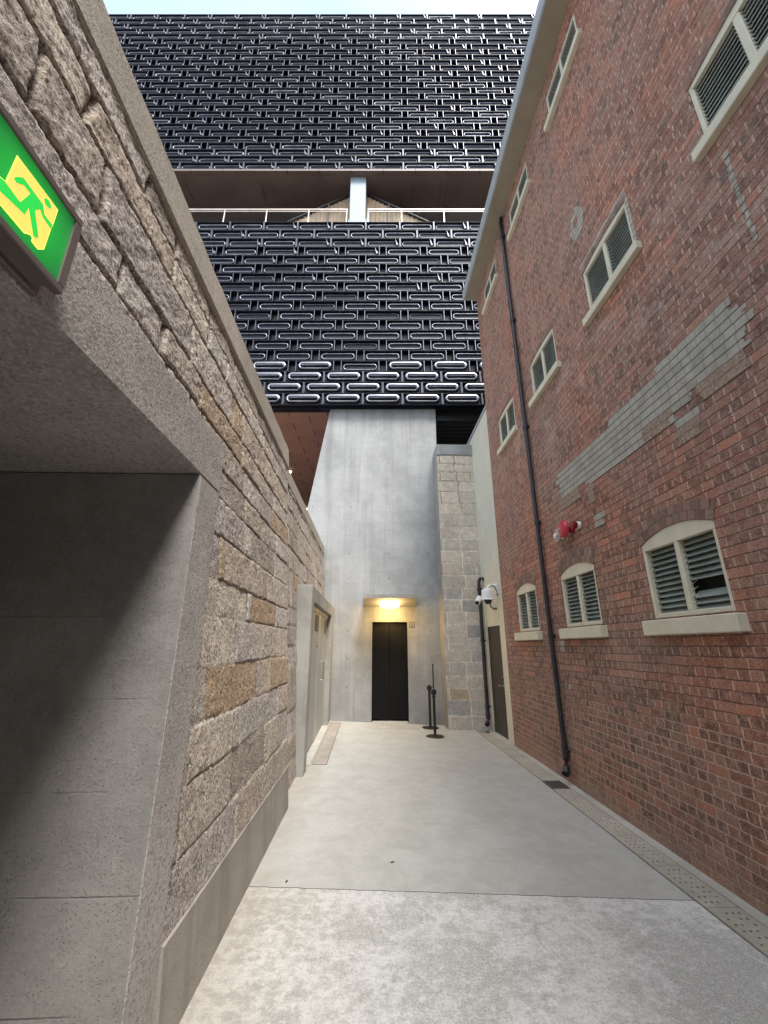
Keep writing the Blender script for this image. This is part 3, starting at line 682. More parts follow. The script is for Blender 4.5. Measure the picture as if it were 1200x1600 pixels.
m=MB(); m.tube([(-0.92,8.30,1.28),(-0.865,8.30,1.28),(-0.860,8.30,1.27),(-0.860,8.30,0.97),(-0.865,8.30,0.96),(-0.92,8.30,0.96)],0.010,8); m.build('handle',M['steel'],l2,rootD.location,True)
m=MB(); m.lathe([(0.018,0),(0.018,0.01),(0.012,0.014)],(-0.921,7.60,1.55),(1,0,0),12); m.build('lock',M['black_metal'],l1,rootD.location)

# ================================================================ TOWER (lift shaft) — faces are set square to the street end
ang=-R(PSI); CA,SA=math.cos(ang),math.sin(ang)
def RT(ob): ob.rotation_euler=(0,0,ang); return ob       # whole frontal group is turned by PSI about the origin
D0=9.72
rootT=thing('lift_tower','pale board-marked concrete lift tower with a dark lift door, closing the alley','tower')
RT(rootT)
def tleft(z): return -2.66+0.1636*z
ztop=7.60
dl,dr,dz1=-0.265,0.525,2.075
xr0,xr1=1.285,1.365
mb=MB(); T=1.6
def fr(x,z): return (x,D0,z)
# front face with door opening, then the sides and back
def xr(z): return xr0+(xr1-xr0)*z/ztop
V=[(tleft(-0.1),D0,-0.1),(dl,D0,-0.1),(dr,D0,-0.1),(xr(-0.1),D0,-0.1),
   (tleft(dz1),D0,dz1),(dl,D0,dz1),(dr,D0,dz1),(xr(dz1),D0,dz1),
   (tleft(ztop),D0,ztop),(xr(ztop),D0,ztop)]
mb.add(V,[(0,1,5,4),(2,3,7,6),(4,5,6,7,9,8)])
B=[(tleft(-0.1),D0+T,-0.1),(tleft(ztop),D0+T,ztop),(xr(ztop),D0+T,ztop),(xr(-0.1),D0+T,-0.1)]
mb.add([V[0],V[4],V[8],B[1],B[0]],[(0,1,2,3,4)]); mb.add([V[3],V[7],V[9],B[2],B[3]],[(4,3,2,1,0)]); mb.add(B,[(0,1,2,3)])
rd=0.42
for (a,b_) in (((dl,-0.1),(dl,dz1)),((dr,dz1),(dr,-0.1)),((dl,dz1),(dr,dz1))):
    mb.add([(a[0],D0,a[1]),(b_[0],D0,b_[1]),(b_[0],D0+rd,b_[1]),(a[0],D0+rd,a[1])],[(0,1,2,3)])
part(mb,'shaft_wall',M['tower'],rootT)
mb=MB(); mb.add([(dl,D0-0.02,0.01),(dr,D0-0.02,0.0),(dr,D0+rd,0.095),(dl,D0+rd,0.095)],[(0,1,2,3)]); part(mb,'door_sill',M['kerb'],rootT)
for (a,b_) in ((dl+0.012,0.123),(0.127,dr-0.012)):
    mb=MB(); mb.box(a,b_,D0+0.10,D0+0.13,0.075,dz1-0.012,c=0.003); part(mb,'lift_door_leaf',M['lift_door'],rootT)
mb=MB(); mb.box(dl+0.001,dl+0.012,D0+0.02,D0+0.16,0.03,dz1-0.001); mb.box(dr-0.012,dr-0.001,D0+0.02,D0+0.16,0.03,dz1-0.001); mb.box(dl+0.012,dr-0.012,D0+0.02,D0+0.16,dz1-0.013,dz1-0.001); part(mb,'lift_door_frame',M['lift_door'],rootT)
# canopy slab with a sloping underside
cx0,cx1=-0.44,0.72; cf=9.07
mb=MB(); mb.prism([(cf,2.537),(cf,2.615),(D0-0.002,2.64),(D0-0.002,2.41)],0,cx0,cx1)
cano=part(mb,'canopy',M['surround'],rootT)
# round bulkhead lamp under the canopy
lampc=(0.125,9.36,2.475)
rootB=thing('ceiling_lamp','round glowing warm lamp under the concrete canopy above the lift door','lamp',(0.125,9.36,2.47))
RT(rootB); rootB.location=Matrix.Rotation(ang,3,'Z')@Vector((0.125,9.36,2.47))
mb=MB(); mb.lathe([(0.17,-0.02),(0.18,-0.01),(0.18,0.03)],(0,0,0.005),(0,0,1),32); mb.build('lamp_base',M['white'],rootB)
mb=MB(); mb.lathe([(0.05,-0.115),(0.12,-0.112),(0.18,-0.102),(0.212,-0.080),(0.220,-0.05),(0.215,-0.012),(0.2,-0.008)],(0,0,0.005),(0,0,1),32)
M['lamp']=emit('warm_lit_diffuser',(1.0,0.66,0.26),7.0); dif=mb.build('diffuser',M['lamp'],rootB,(0,0,0),True)
pl=bpy.data.lights.new('lamp_light','POINT'); pl.energy=4.6; pl.color=(1.0,0.62,0.18); pl.shadow_soft_size=0.15
po=bpy.data.objects.new('lamp_light',pl); C.objects.link(po); po.parent=rootB; po.location=(0,-0.02,-0.29)
# accessibility pictogram plate
rootA=thing('lift_sign','small square wheelchair symbol outline on the concrete right of the lift door','sign',Matrix.Rotation(ang,3,'Z')@Vector((0.625,D0,2.01))); RT(rootA)
sz=0.062; mb=MB()
for (a,b_,c_,d_) in ((-sz,sz,-sz,-sz+0.008),(-sz,sz,sz-0.008,sz),(-sz,-sz+0.008,-sz+0.008,sz-0.008),(sz-0.008,sz,-sz+0.008,sz-0.008)): mb.box(a,b_,-0.004,-0.0005,c_,d_)
mb.build('sign_border',M['black_metal'],rootA)
mb=MB()
import math as _m
mb.lathe([(0.0075,0),(0.0075,0.003)],(-0.006,-0.001,0.040),(0,-1,0),14)
def stroke(pts,wd=0.0055):
    for i in range(len(pts)-1):
        a=Vector((pts[i][0],0,pts[i][1])); b_=Vector((pts[i+1][0],0,pts[i+1][1])); d=(b_-a).normalized()*wd*0.4; nrm=Vector((-(b_-a).z,0,(b_-a).x)).normalized()*wd/2
        q=[a-d-nrm,b_+d-nrm,b_+d+nrm,a-d+nrm]; mb.add([(p.x,-0.0005,p.z) for p in q]+[(p.x,-0.0036,p.z) for p in q],[(0,1,2,3),(7,6,5,4),(0,4,5,1),(1,5,6,2),(2,6,7,3),(3,7,4,0)])
stroke([(-0.006,0.028),(-0.004,-0.004),(0.018,-0.005),(0.027,-0.030),(0.037,-0.028)]); stroke([(-0.005,0.014),(0.014,0.013)])
stroke([(-0.006+0.0+0.027*math.cos(t),-0.017+0.026*math.sin(t)) for t in [R(a) for a in range(120,361,20)]],0.0045)
mb.build('wheelchair_symbol',M['black_metal'],rootA)

# ================================================================ GRANITE WALL between tower and cream wall
rootG=thing('granite_wall','tall narrow wall of pale squared granite blocks between the tower and the cream wall','wall',(2.0,9.1,0))
rowsG=[-0.12,0.229,0.521,0.735,0.971,1.23,1.468,1.703,1.976,2.243,2.501,2.756,3.027,3.305,3.58,3.854,4.135,4.436,4.716,5.002,5.26,5.498,5.71,5.924,6.4]
def pal_g(rs,r,q):
    base=[(0.52,0.485,0.425),(0.48,0.45,0.40),(0.55,0.50,0.43),(0.38,0.37,0.35),(0.45,0.37,0.25),(0.53,0.48,0.41)][rs.choice(6,p=[.26,.22,.2,.14,.06,.12])]
    k=min(1,max(0,(r-12)/6)); b=np.array(base); b=b*(1-k)+np.array([0.55,0.50,0.43])*k if base[0]-base[2]<0.12 else b
    return tuple(b*rs.uniform(0.9,1.08))
def mort_g(U,Z):
    t=np.clip((Z-3.8)/1.0,0,1)[...,None]; return np.array([0.85,0.82,0.74])*(1-t)+np.array([0.13,0.10,0.075])*t
us=np.arange(1.565,2.44,0.0105); zs=np.arange(-0.1,5.95,0.0145)
fg={r:([1.2,1.55+0.0*r,1.98+0.06*((r*7)%3),2.5] if r%2 else [1.2,1.63,2.06-0.04*((r*5)%3),2.35 if r%4==0 else 2.62,2.9]) for r in range(24)}
mg=stone_mat('pale_granite_blocks', 1.22, 0.40); M['stone_g']=mg
stone_wall('stonework',rootG,rootG.location,us,zs,rowsG,lambda U,Z,h:(U,9.10-h,Z),55,0.3,0.5,0.006,0.019,pal_g,rough=0.004,mortar=mort_g,forced=fg,mat=mg,jitter=0.004)
mb=MB(); mb.box(1.568,2.44,9.118,9.67,-0.1,5.93); part(mb,'wall_core',M['surround'],rootG)
mb=MB(); mb.box(1.56,2.43,9.085,9.68,5.94,6.22,c=0.01); part(mb,'coping',M['tower'],rootG)

# ================================================================ CREAM WALL with service door
rootC=thing('cream_rendered_wall','smooth cream rendered wall with dark brown service door beyond the end of the brick building','wall',(2.42,8.4,0))
CX=2.425; dy0,dy1,dz=8.03,8.98,1.93
mb=MB()
mb.add([(CX,7.64,-0.15),(CX,dy0,-0.15),(CX,dy1,-0.15),(CX,9.7,-0.15),(CX,7.64,6.38),(CX,9.7,6.38),(CX,dy0,dz),(CX,dy1,dz)],[(0,4,6,1),(4,5,7,6),(5,3,2,7)])
for (a,b_) in (((dy0,-0.15),(dy0,dz)),((dy1,dz),(dy1,-0.15)),((dy0,dz),(dy1,dz))):
    mb.add([(CX,a[0],a[1]),(CX,b_[0],b_[1]),(CX+0.1,b_[0],b_[1]),(CX+0.1,a[0],a[1])],[(0,1,2,3)])
mb.add([(CX,7.64,6.38),(CX+5,7.64,6.38),(CX+5,9.7,6.38),(CX,9.7,6.38)],[(0,1,2,3)])
mb.add([(CX,9.7,-0.15),(CX,9.7,6.38),(CX+5,9.7,6.38),(CX+5,9.7,-0.15)],[(0,1,2,3)])
part(mb,'rendered_face',M['cream'],rootC)
mb=MB(); mb.box(CX-0.02,CX+0.06,7.655,9.7,6.384,6.45,c=0.004); part(mb,'flashing',M['flash'],rootC)
mb=MB(); mb.box(CX+0.03,CX+0.07,dy0+0.004,dy1-0.004,-0.05,dz-0.004,c=0.003); sdoor=part(mb,'service_door',M['service_door'],rootC)
mb=MB(); mb.tube([(CX+0.03,8.16,0.86),(CX-0.025,8.16,0.86),(CX-0.03,8.17,0.86),(CX-0.03,8.30,0.862)],0.009,8); mb.lathe([(0.022,0),(0.022,0.012)],(CX+0.03,8.16,0.86),(-1,0,0),14); mb.lathe([(0.014,0),(0.014,0.01)],(CX+0.03,8.16,1.02),(-1,0,0),14); mb.build('door_handle',M['steel'],sdoor,rootC.location,True)
mb=MB(); mb.lathe([(0.012,0),(0.012,0.006)],(CX+0.03,8.52,1.40),(-1,0,0),14); mb.build('door_viewer',M['steel'],sdoor,rootC.location)

# ================================================================ BRICK BUILDING
rootR=thing('brick_building','weathered red brick building on the right with rows of cream-framed louvred windows','building',(2.4,0,0))
BX=2.4; BE=7.645; BS=-7.0; ZT=9.40
wins=[]
for yc in (3.14,4.79,6.46): wins.append([yc,0.82,1.772,2.392,0.085,'g'])
for yc in (-0.1,1.57,3.235,4.90,6.53): wins.append([yc,0.83,5.045,5.615,0.035,'m'])
for yc in (0.0,1.66,3.32,4.96,6.68): wins.append([yc,0.84,8.43,8.90,0.0,'t'])
ylist=sorted(set([BS,BE]+[round(v,4) for w_ in wins for v in (w_[0]-w_[1]/2,w_[0]+w_[1]/2)])); zlist=sorted(set([-0.12,ZT]+[round(v,4) for w_ in wins for v in (w_[2],w_[3]+w_[4])]))
mb=MB()
for a,b_ in zip(ylist[:-1],ylist[1:]):
    for c_,d_ in zip(zlist[:-1],zlist[1:]):
        ym,zm=(a+b_)/2,(c_+d_)/2
        if any(abs(ym-w_[0])<w_[1]/2 and w_[2]<zm<w_[3]+w_[4] for w_ in wins): continue
        mb.add([(BX,a,c_),(BX,a,d_),(BX,b_,d_),(BX,b_,c_)],[(0,1,2,3)])
for w_ in wins:
    y0,y1,z0,z1=w_[0]-w_[1]/2,w_[0]+w_[1]/2,w_[2],w_[3]+w_[4]; q=0.16
    mb.add([(BX,y0,z0),(BX,y1,z0),(BX,y1,z1),(BX,y0,z1),(BX+q,y0,z0),(BX+q,y1,z0),(BX+q,y1,z1),(BX+q,y0,z1)],[(0,1,5,4),(1,2,6,5),(2,3,7,6),(3,0,4,7)])
mb.add([(BX,BE,-0.12),(BX,BE,ZT),(BX+9,BE,ZT),(BX+9,BE,-0.12)],[(0,1,2,3)])
mb.add([(BX,BS,-0.12),(BX,BS,ZT),(BX+9,BS,ZT),(BX+9,BS,-0.12)],[(3,2,1,0)])
part(mb,'brick_wall',M['brick'],rootR)
# eaves
mb=MB(); mb.box(2.126,BX+0.05,BS,BE-0.002,9.195,9.225,c=0.002); part(mb,'eave_soffit',M['sof_cream'],rootR)
mb=MB(); mb.prism([(2.085,9.21),(2.075,9.33),(2.085,9.45),(2.125,9.45),(2.125,9.190),(2.095,9.190)],1,BS,BE+0.004); part(mb,'gutter',M['gutter'],rootR)
mb=MB(); mb.prism([(2.127,9.23),(2.127,9.46),(6.9,11.6),(11.5,9.46),(11.5,9.23)],1,BS,BE-0.005); part(mb,'roof',M['roof'],rootR)

def make_window(kind, W, H, rise, missing=()):
    """local: x depth (wall face at 0, +x inwards), y along the wall, z up from the opening foot"""
    j=0.034; mid=0.05; bot=0.036; top=0.05 if kind=='g' else 0.036
    f=MB(); x0,x1=0.004,(0.06 if kind=='g' else 0.035)
    xa={'g':0.062,'m':0.040,'t':0.018}[kind]; xs_={'g':1.0,'m':0.8,'t':1.0}[kind]
    # head as an arched piece
    n=14; pts=[(-W/2,H-0.0)]+[(-W/2+W*i/n,H+rise*(1-(2*i/n-1)**2)) for i in range(1,n)]+[(W/2,H-0.0)]
    low=H-top; head=[(-W/2,low)]+pts+[(W/2,low)]
    f.prism(head,0,x0,x1)
    f.box(x0,x1,-W/2,-W/2+j,0,low-0.001,c=0.004); f.box(x0,x1,W/2-j,W/2,0,low-0.001,c=0.004)
    f.box(x0+0.001,x1,-W/2+j+0.001,W/2-j-0.001,0,bot,c=0.004); f.box(x0+0.002,x1,-mid/2,mid/2,bot+0.001,low-0.001,c=0.005)
    fr_=f.build('window',M['trim'])
    # sill
    ext=0.075; s=MB(); s.box(-0.075 if kind=='g' else -0.06,0.03,-W/2-ext,W/2+ext,-0.135 if kind=='g' else -0.105,-0.016,c=0.006)
    so_=s.build('sill',M['trim'],fr_)
    v=MB(); v.box(0.135,0.14,-W/2,W/2,0,H+rise); v.build('dark_interior',M['void'],fr_)
    z0,z1=bot,low; nb=12; pit=(z1-z0)/nb
    for sgn in (-1,1):
        a,b_=(mid/2+0.002,W/2-j-0.002) if sgn>0 else (-W/2+j+0.002,-mid/2-0.002)
        m=MB(); 
        for i in range(nb):
            if (sgn,i) in missing: continue
            zc=z0+pit*(i+0.5)
            if kind=='t': dx,dzz=0.006,pit*0.56     # nearly shut
            else: dx,dzz=(0.024 if kind=='g' else 0.010),pit*0.60
            t=0.0025
            m.add([(xa+dx,a,zc+dzz),(xa+dx,b_,zc+dzz),(xa-dx,b_,zc-dzz),(xa-dx,a,zc-dzz),(xa+dx-t,a,zc+dzz+t),(xa+dx-t,b_,zc+dzz+t),(xa-dx-t,b_,zc-dzz+t),(xa-dx-t,a,zc-dzz+t)],[(0,1,2,3),(7,6,5,4),(3,2,6,7),(0,4,5,1),(1,5,6,2),(0,3,7,4)])
                # cream blade clips on both sides
        c_=m; cl={'g':0.031,'m':0.024,'t':0.008}[kind]
        for i in range(nb):
            zc=z0+pit*(i+0.5)
            for yy in (a,b_-0.004):
                c_.add([(xa+cl,yy,zc+pit*0.44),(xa-cl,yy,zc-pit*0.40),(xa-cl,yy,zc-pit*0.16),(xa+cl*.7,yy,zc+pit*0.5)]+[(xa+cl,yy+0.005,zc+pit*0.44),(xa-cl,yy+0.005,zc-pit*0.40),(xa-cl,yy+0.005,zc-pit*0.16),(xa+cl*.7,yy+0.005,zc+pit*0.5)],[(0,1,2,3),(7,6,5,4),(0,4,5,1),(1,5,6,2),(2,6,7,3)],1)
        m.build('louvre_blades',[M['frosted'] if kind=='t' else M['glass_slat'],M['trim']],fr_)
    return fr_
prot={}
for w_ in wins:
    y,W,z0,z1,rise,k=w_
    if k=='g' and y<3.2:
        wo_=make_window('g',W,z1-z0,rise,missing=((-1,3),(-1,4))); wo_['label']='large louvred window with two glass blades missing in its right half'
    elif k not in prot: wo_=prot[k]=make_window(k,W,z1-z0,rise)
    else: wo_=copy_tree(prot[k])
    wo_.parent=rootR; wo_.location=(0,y,z0)
# brick arches (two rings of voussoirs) over the lower windows
def arch_mat():
    gg=G('arch_bricks',0.85,0,0.3); at=gg.n('ShaderNodeVertexColor'); at.layer_name='vc'
    fine=gg.noise(45,5,0.7); mid=gg.noise(7,5,0.6)
    c=gg.mix(gg.sm(mid,0.4,0.7),at.outputs['Color'],(0.23,0.16,0.13)); c=gg.mix(gg.f('MULTIPLY',gg.sm(fine,0.5,0.75),0.5),c,(0.11,0.065,0.052))
    return gg.out(c,0.85,gg.bump(gg.f('ADD',fine,mid),0.005,0.8))
M['arch']=arch_mat()
def make_arch(W,H,rise,rings,thick=0.075,seed=0):
    rs=random.Random(seed); W2=W/2+0.012
    def pt(t,r):  # t -1..1
        slope=-2*rise*t/W2*1.0; nx,nz=-slope,1.0; L=math.hypot(nx,nz); return (t*W2+nx/L*r, H+rise*(1-t*t)+nz/L*r)
    mb=MB(); cols=[]
    def q(pts,x0,x1,col): mb.prism(pts,0,x0,x1); cols.extend([col]*(2+len(pts)))
    NB=11
    # backing mortar: from the wall opening head up
    up=[pt(-1+2*i/20,rings*thick) for i in range(21)]; dn=[pt(-1+2*i/20,-0.001) for i in range(21)]
    up[0]=(-W2,up[0][1]); up[-1]=(W2,up[-1][1])
    for i in range(20): q([dn[i],dn[i+1],up[i+1],up[i]],-0.003,0.02,(0.26,0.20,0.16))
    pal=[(0.21,0.12,0.095),(0.25,0.13,0.10),(0.28,0.165,0.135),(0.30,0.20,0.165),(0.17,0.105,0.085)]
    for r in range(rings):
        off=0.5/NB if r%2 else 0
        for i in range(-1,NB+1):
            a=max(-1,min(1,-1+2*(i/NB+off)+0.010)); b_=max(-1,min(1,-1+2*((i+1)/NB+off)-0.010))
            if b_-a<0.03: continue
            r0=r*thick+0.002; r1=(r+1)*thick-0.004; o_=rs.uniform(0,0.002)
            q([pt(a,r0),pt(b_,r0),pt(b_,r1),pt(a,r1)],-0.0055-o_,0.0,rs.choice(pal))
    ob=mb.build('window_arch',M['arch'])
    ca=ob.data.color_attributes.new('vc','FLOAT_COLOR','CORNER'); k=0
    for p in ob.data.polygons:
        for li in p.loop_indices: ca.data[li].color=tuple(cols[p.index])+(1,)
    return ob
for i,w_ in enumerate(wins):
    y,W,z0,z1,rise,k=w_
    if k=='t': continue
    a_=make_arch(W,z1-z0,rise,2 if k=='g' else 1,0.075 if k=='g' else 0.07,i); a_.parent=rootR; a_.location=(0,y,z0)

# repairs in the brick face: grey scored cement, sandy render
rp=random.Random(9)
def course_patch(name, spans, mat, thick=0.004):
    m=MB()
    for k,(a,b_) in spans.items():
        for q in (0,1):
            z0=(k+0.5*q)*COURSE; j=0.04 if b_-a>1 else 0.012
            m.box(BX-thick,BX+0.01,a+rp.uniform(-j,j),b_+rp.uniform(-j,j),z0,z0+COURSE/2)
    return part(m,name,mat,rootR)
sp={}
# grey patch from z 3.30 to 3.78, y 2.1 to 4.95
for k in range(46,54):
    zc=(k+0.5)*COURSE
    far=4.94 if k<52 else (4.2 if k==52 else 3.2); near=2.14
    if k==46: near,far=2.85,4.25
    if k==47: near,far=2.66,4.86
    if k==48: near,far=2.16,4.93
    if k==49: near=2.12
    if k==50: near=2.06
    if k==51: near=2.10
    if k==52: near,far=2.15,3.70
    if k==53: near,far=2.15,2.95
    sp[k]=(near+rp.uniform(-.02,.02),far+rp.uniform(-.03,.03))
sp[45]=(2.62,2.86)
course_patch('cement_repair',sp,M['cement'])
course_patch('render_repair',{46:(2.17,2.56),47:(2.17,2.60)},M['orange'],0.0055)
course_patch('render_repair',{46:(2.90,3.24),47:(2.86,3.24)},M['orange'],0.0055)
course_patch('render_repair',{43:(2.63,2.86),44:(2.62,2.86)},M['orange'],0.0045)
course_patch('render_repair',{45:(4.42,4.90),46:(4.45,4.93)},M['orange'],0.0055)
course_patch('render_repair',{43:(4.14,4.25),44:(4.14,4.27),45:(4.12,4.30)},M['orange'],0.0045)
course_patch('cement_repair',{40:(4.02,4.20),39:(4.05,4.22)},M['cement'])
course_patch('cement_repair',{21:(5.33,5.42),22:(5.34,5.43)},M['cement']); course_patch('cement_repair',{15:(5.28,5.36)},M['cement'])
# ragged ring of white mortar round an old hole
mb=MB(); n=26; rr=random.Random(2)
oo=[(3.58+ (0.15+rr.uniform(-.02,.03))*math.cos(2*math.pi*i/n), 6.33+(0.19+rr.uniform(-.02,.03))*math.sin(2*math.pi*i/n)) for i in range(n)]
ii=[(3.60+0.055*math.cos(2*math.pi*i/n), 6.36+0.07*math.sin(2*math.pi*i/n)) for i in range(n)]
for i in range(n):
    k=(i+1)%n; mb.prism([oo[i],oo[k],ii[k],ii[i]],0,BX-0.004,BX+0.002)
part(mb,'mortar_ring',M['cement'],rootR)
# mortar line left by an old pipe chase, and cement margin round the middle upper window
mb=MB(); rr=random.Random(4)
for i in range(13):
    z=3.98+i*0.062; y=1.895+rr.uniform(-.006,.006); w2=0.012+rr.uniform(0,.010); mb.prism([(y-w2,z),(y+w2,z),(y+w2+rr.uniform(-.006,.006),z+0.05+rr.uniform(0,.011)),(y-w2,z+0.052)],0,BX-0.0035,BX+0.002)
part(mb,'mortar_chase',M['cement'],rootR)
mb=MB(); yc,W=3.235,0.83
for i in range(10):
    z=5.07+i*0.06; mb.prism([(yc-W/2-0.03-rr.uniform(0,.02),z),(yc-W/2,z),(yc-W/2,z+0.06),(yc-W/2-0.03-rr.uniform(0,.02),z+0.06)],0,BX-0.0045,BX+0.002)
for i in range(14):
    y=yc-W/2-0.03+i*0.063; mb.prism([(y,5.685),(y+0.063,5.685),(y+0.063,5.74+rr.uniform(0,.03)),(y,5.74+rr.uniform(0,.03))],0,BX-0.0045,BX+0.002)
part(mb,'cement_margin',M['cement'],rootR)

# ================================================================ PIPES AND FITTINGS on the brick wall
rootQ=thing('downpipe','long black iron downpipe down the full height of the brick wall','downpipe',(2.35,5.6,0))
PXc=2.352
def py(z): return 5.57+0.012*z
path=[(PXc+0.02,py(9.2),9.2),(PXc,py(9.05),9.05)]+[(PXc,py(z),z) for z in (8,7,6,5,4,3,2,1,0.42)]
mb=MB(); mb.tube(path,0.030,14); part(mb,'pipe',M['black_pipe'],rootQ,True)
mb=MB()
for z in (0.36,1.68,3.22,4.75,6.78,8.70):
    mb=MB(); mb.lathe([(0.031,-0.03),(0.040,-0.028),(0.040,-0.012),(0.034,-0.01),(0.034,0.01),(0.040,0.012),(0.040,0.028),(0.031,0.03)],(PXc,py(z),z),(0,0,1),16); mb.box(PXc,BX+0.002,py(z)-0.05,py(z)+0.05,z-0.010,z+0.010,c=0.002); part(mb,'pipe_collar',M['black_pipe'],rootQ,True)
mb=MB(); mb.tube([(PXc,py(0.4),0.43),(PXc,py(0.3),0.27),(PXc-0.012,py(0.2)-0.01,0.19),(PXc-0.04,py(0.2)-0.05,0.14)],[0.038,0.038,0.040,0.040],14); mb.lathe([(0.045,0),(0.047,0.03),(0.045,0.05)],(PXc-0.02,py(0.2)-0.02,0.155),(-0.5,-0.55,-0.6),14); part(mb,'outlet_elbow',M['black_pipe'],rootQ,True)

rootQ2=thing('waste_pipe','short black pipe with a hooked top in the corner between granite and cream walls','pipe',(2.31,8.98,0))
qx=2.335; qy=8.97
mb=MB(); mb.tube([(2.43,qy-0.10,2.90),(2.40,qy-0.08,2.935),(2.37,qy-0.03,2.945),(2.345,qy,2.90),(qx,qy,2.82),(qx,qy,2.4),(qx,qy,1.0),(qx,qy,0.28)],0.036,14); part(mb,'pipe',M['black_pipe'],rootQ2,True)
for z in (0.42,1.66,2.72):
    mb=MB(); mb.lathe([(0.037,-0.03),(0.046,-0.028),(0.046,0.028),(0.037,0.03)],(qx,qy,z),(0,0,1),16); mb.box(qx,2.424,qy-0.04,qy-0.02,z-0.012,z+0.012,c=0.002); part(mb,'pipe_collar',M['black_pipe'],rootQ2,True)
mb=MB(); mb.tube([(qx,qy,0.29),(qx,qy,0.2),(qx-0.015,qy-0.02,0.14),(qx-0.05,qy-0.07,0.10)],0.043,14); part(mb,'outlet_elbow',M['black_pipe'],rootQ2,True)
mb=MB(); mb.tube([(2.405,8.90,0.12),(2.405,8.90,1.2),(2.405,8.90,2.55)],0.011,8); mb.tube([(2.408,8.82,0.12),(2.408,8.82,1.5),(2.408,8.82,2.40)],0.007,8)
tag(mb.build('conduit',M['trim'],None,(0,0,0),True),'pair of thin cream conduits rising beside the short black pipe','conduit')

# bell, speaker and beacon
by,bz=4.74,2.888
r_=thing('fire_alarm_bell','round pinkish red fire alarm bell on the brick wall right of the downpipe','alarm bell',(2.4,by,bz))
mb=MB(); mb.lathe([(0.105,0.0),(0.107,0.012),(0.100,0.032),(0.075,0.050),(0.03,0.060)],(2.315,by,bz),(-1,0,0),32); part(mb,'gong',M['red'],r_,True)
mb=MB(); mb.lathe([(0.03,0),(0.03,0.03),(0.025,0.085)],(2.4,by,bz),(-1,0,0),20); mb.box(2.35,2.4,by-0.075,by-0.03,bz-0.06,bz-0.015,c=0.004); part(mb,'base',M['dark_red'],r_,True)
mb=MB(); mb.lathe([(0.012,0),(0.010,0.012)],(2.255,by,bz),(-1,0,0),12); part(mb,'bolt',M['steel'],r_)
r_=thing('alarm_speaker','small pale grey round sounder immediately left of the red bell','sounder',(2.4,4.96,2.87))
sy,szz=4.985,2.868
mb=MB(); mb.lathe([(0.070,0.0),(0.078,0.01),(0.078,0.028),(0.066,0.036),(0.060,0.030)],(2.345,sy,szz),(-1,0,0),28); part(mb,'body',M['grey_plastic'],r_,True)
mb=MB(); mb.lathe([(0.045,0.0),(0.04,0.02),(0.018,0.026)],(2.315,sy,szz),(-1,0,0),20); part(mb,'cone',M['steel'],r_,True)
mb=MB(); mb.lathe([(0.045,0),(0.05,0.056)],(2.4,sy,szz),(-1,0,0),20); part(mb,'base',M['white'],r_,True)
r_=thing('alarm_beacon','small dark red domed beacon on a white base right of the red bell','beacon',(2.4,4.54,2.88))
mb=MB(); mb.lathe([(0.042,0),(0.045,0.03),(0.043,0.04)],(2.4,4.545,2.879),(-1,0,0),22); part(mb,'base',M['white'],r_,True)
mb=MB(); mb.lathe([(0.040,0),(0.043,0.015),(0.040,0.045),(0.025,0.06),(0.008,0.064)],(2.36,4.545,2.879),(-1,0,0),22); part(mb,'lens',M['dark_red'],r_,True)

# security cameras on the cream wall
r_=thing('dome_camera','large white dome security camera on a wall bracket above the brown service door','security camera',(2.424,8.02,2.52))
cx_,cy_,cz_=2.235,8.0,2.475
mb=MB(); mb.lathe([(0.02,0.135),(0.075,0.128),(0.105,0.10),(0.112,0.06),(0.115,-0.055),(0.135,-0.075),(0.135,-0.085),(0.105,-0.088)],(cx_,cy_,cz_),(0,0,1),28); part(mb,'housing',M['white'],r_,True)
mb=MB(); mb.lathe([(0.075,0),(0.072,-0.03),(0.05,-0.062),(0.015,-0.078)],(cx_,cy_,cz_-0.086),(0,0,1),24); part(mb,'dome',M['black_metal'],r_,True)
mb=MB(); mb.box(2.405,2.4245,cy_-0.055,cy_+0.055,2.50,2.70,c=0.004); mb.tube([(2.41,cy_,2.655),(2.34,cy_,2.665),(2.27,cy_,2.65),(cx_,cy_,2.60)],0.028,12); part(mb,'bracket',M['white'],r_,True)
mb=MB(); mb.tube([(2.31,cy_-0.03,2.67),(2.36,cy_-0.06,2.64),(2.40,cy_-0.05,2.56),(2.42,cy_-0.04,2.47)],0.009,8); part(mb,'cable',M['black_pipe'],r_,True)
r_=thing('bullet_camera','small white bullet security camera tucked left of the dome camera','security camera',(2.42,8.75,2.42))
mb=MB(); mb.tube([(2.235,8.62,2.50),(2.15,8.50,2.385)],[0.052,0.060],16); part(mb,'body',M['white'],r_,True)
mb=MB(); mb.tube([(2.42,8.75,2.47),(2.33,8.72,2.47),(2.235,8.64,2.50)],0.018,10); part(mb,'bracket',M['white'],r_,True)
mb=MB(); mb.tube([(2.152,8.503,2.388),(2.145,8.495,2.380)],0.045,16); part(mb,'lens',M['black_metal'],r_,True)
mb=MB(); mb.tube([(2.38,8.35,2.40),(2.36,8.3,2.30),(2.39,8.2,2.24),(2.42,8.12,2.24)],0.016,8); tag(mb.build('camera_cable',M['black_pipe'],None,(0,0,0),True),'short looped black cable under the dome camera','cable')

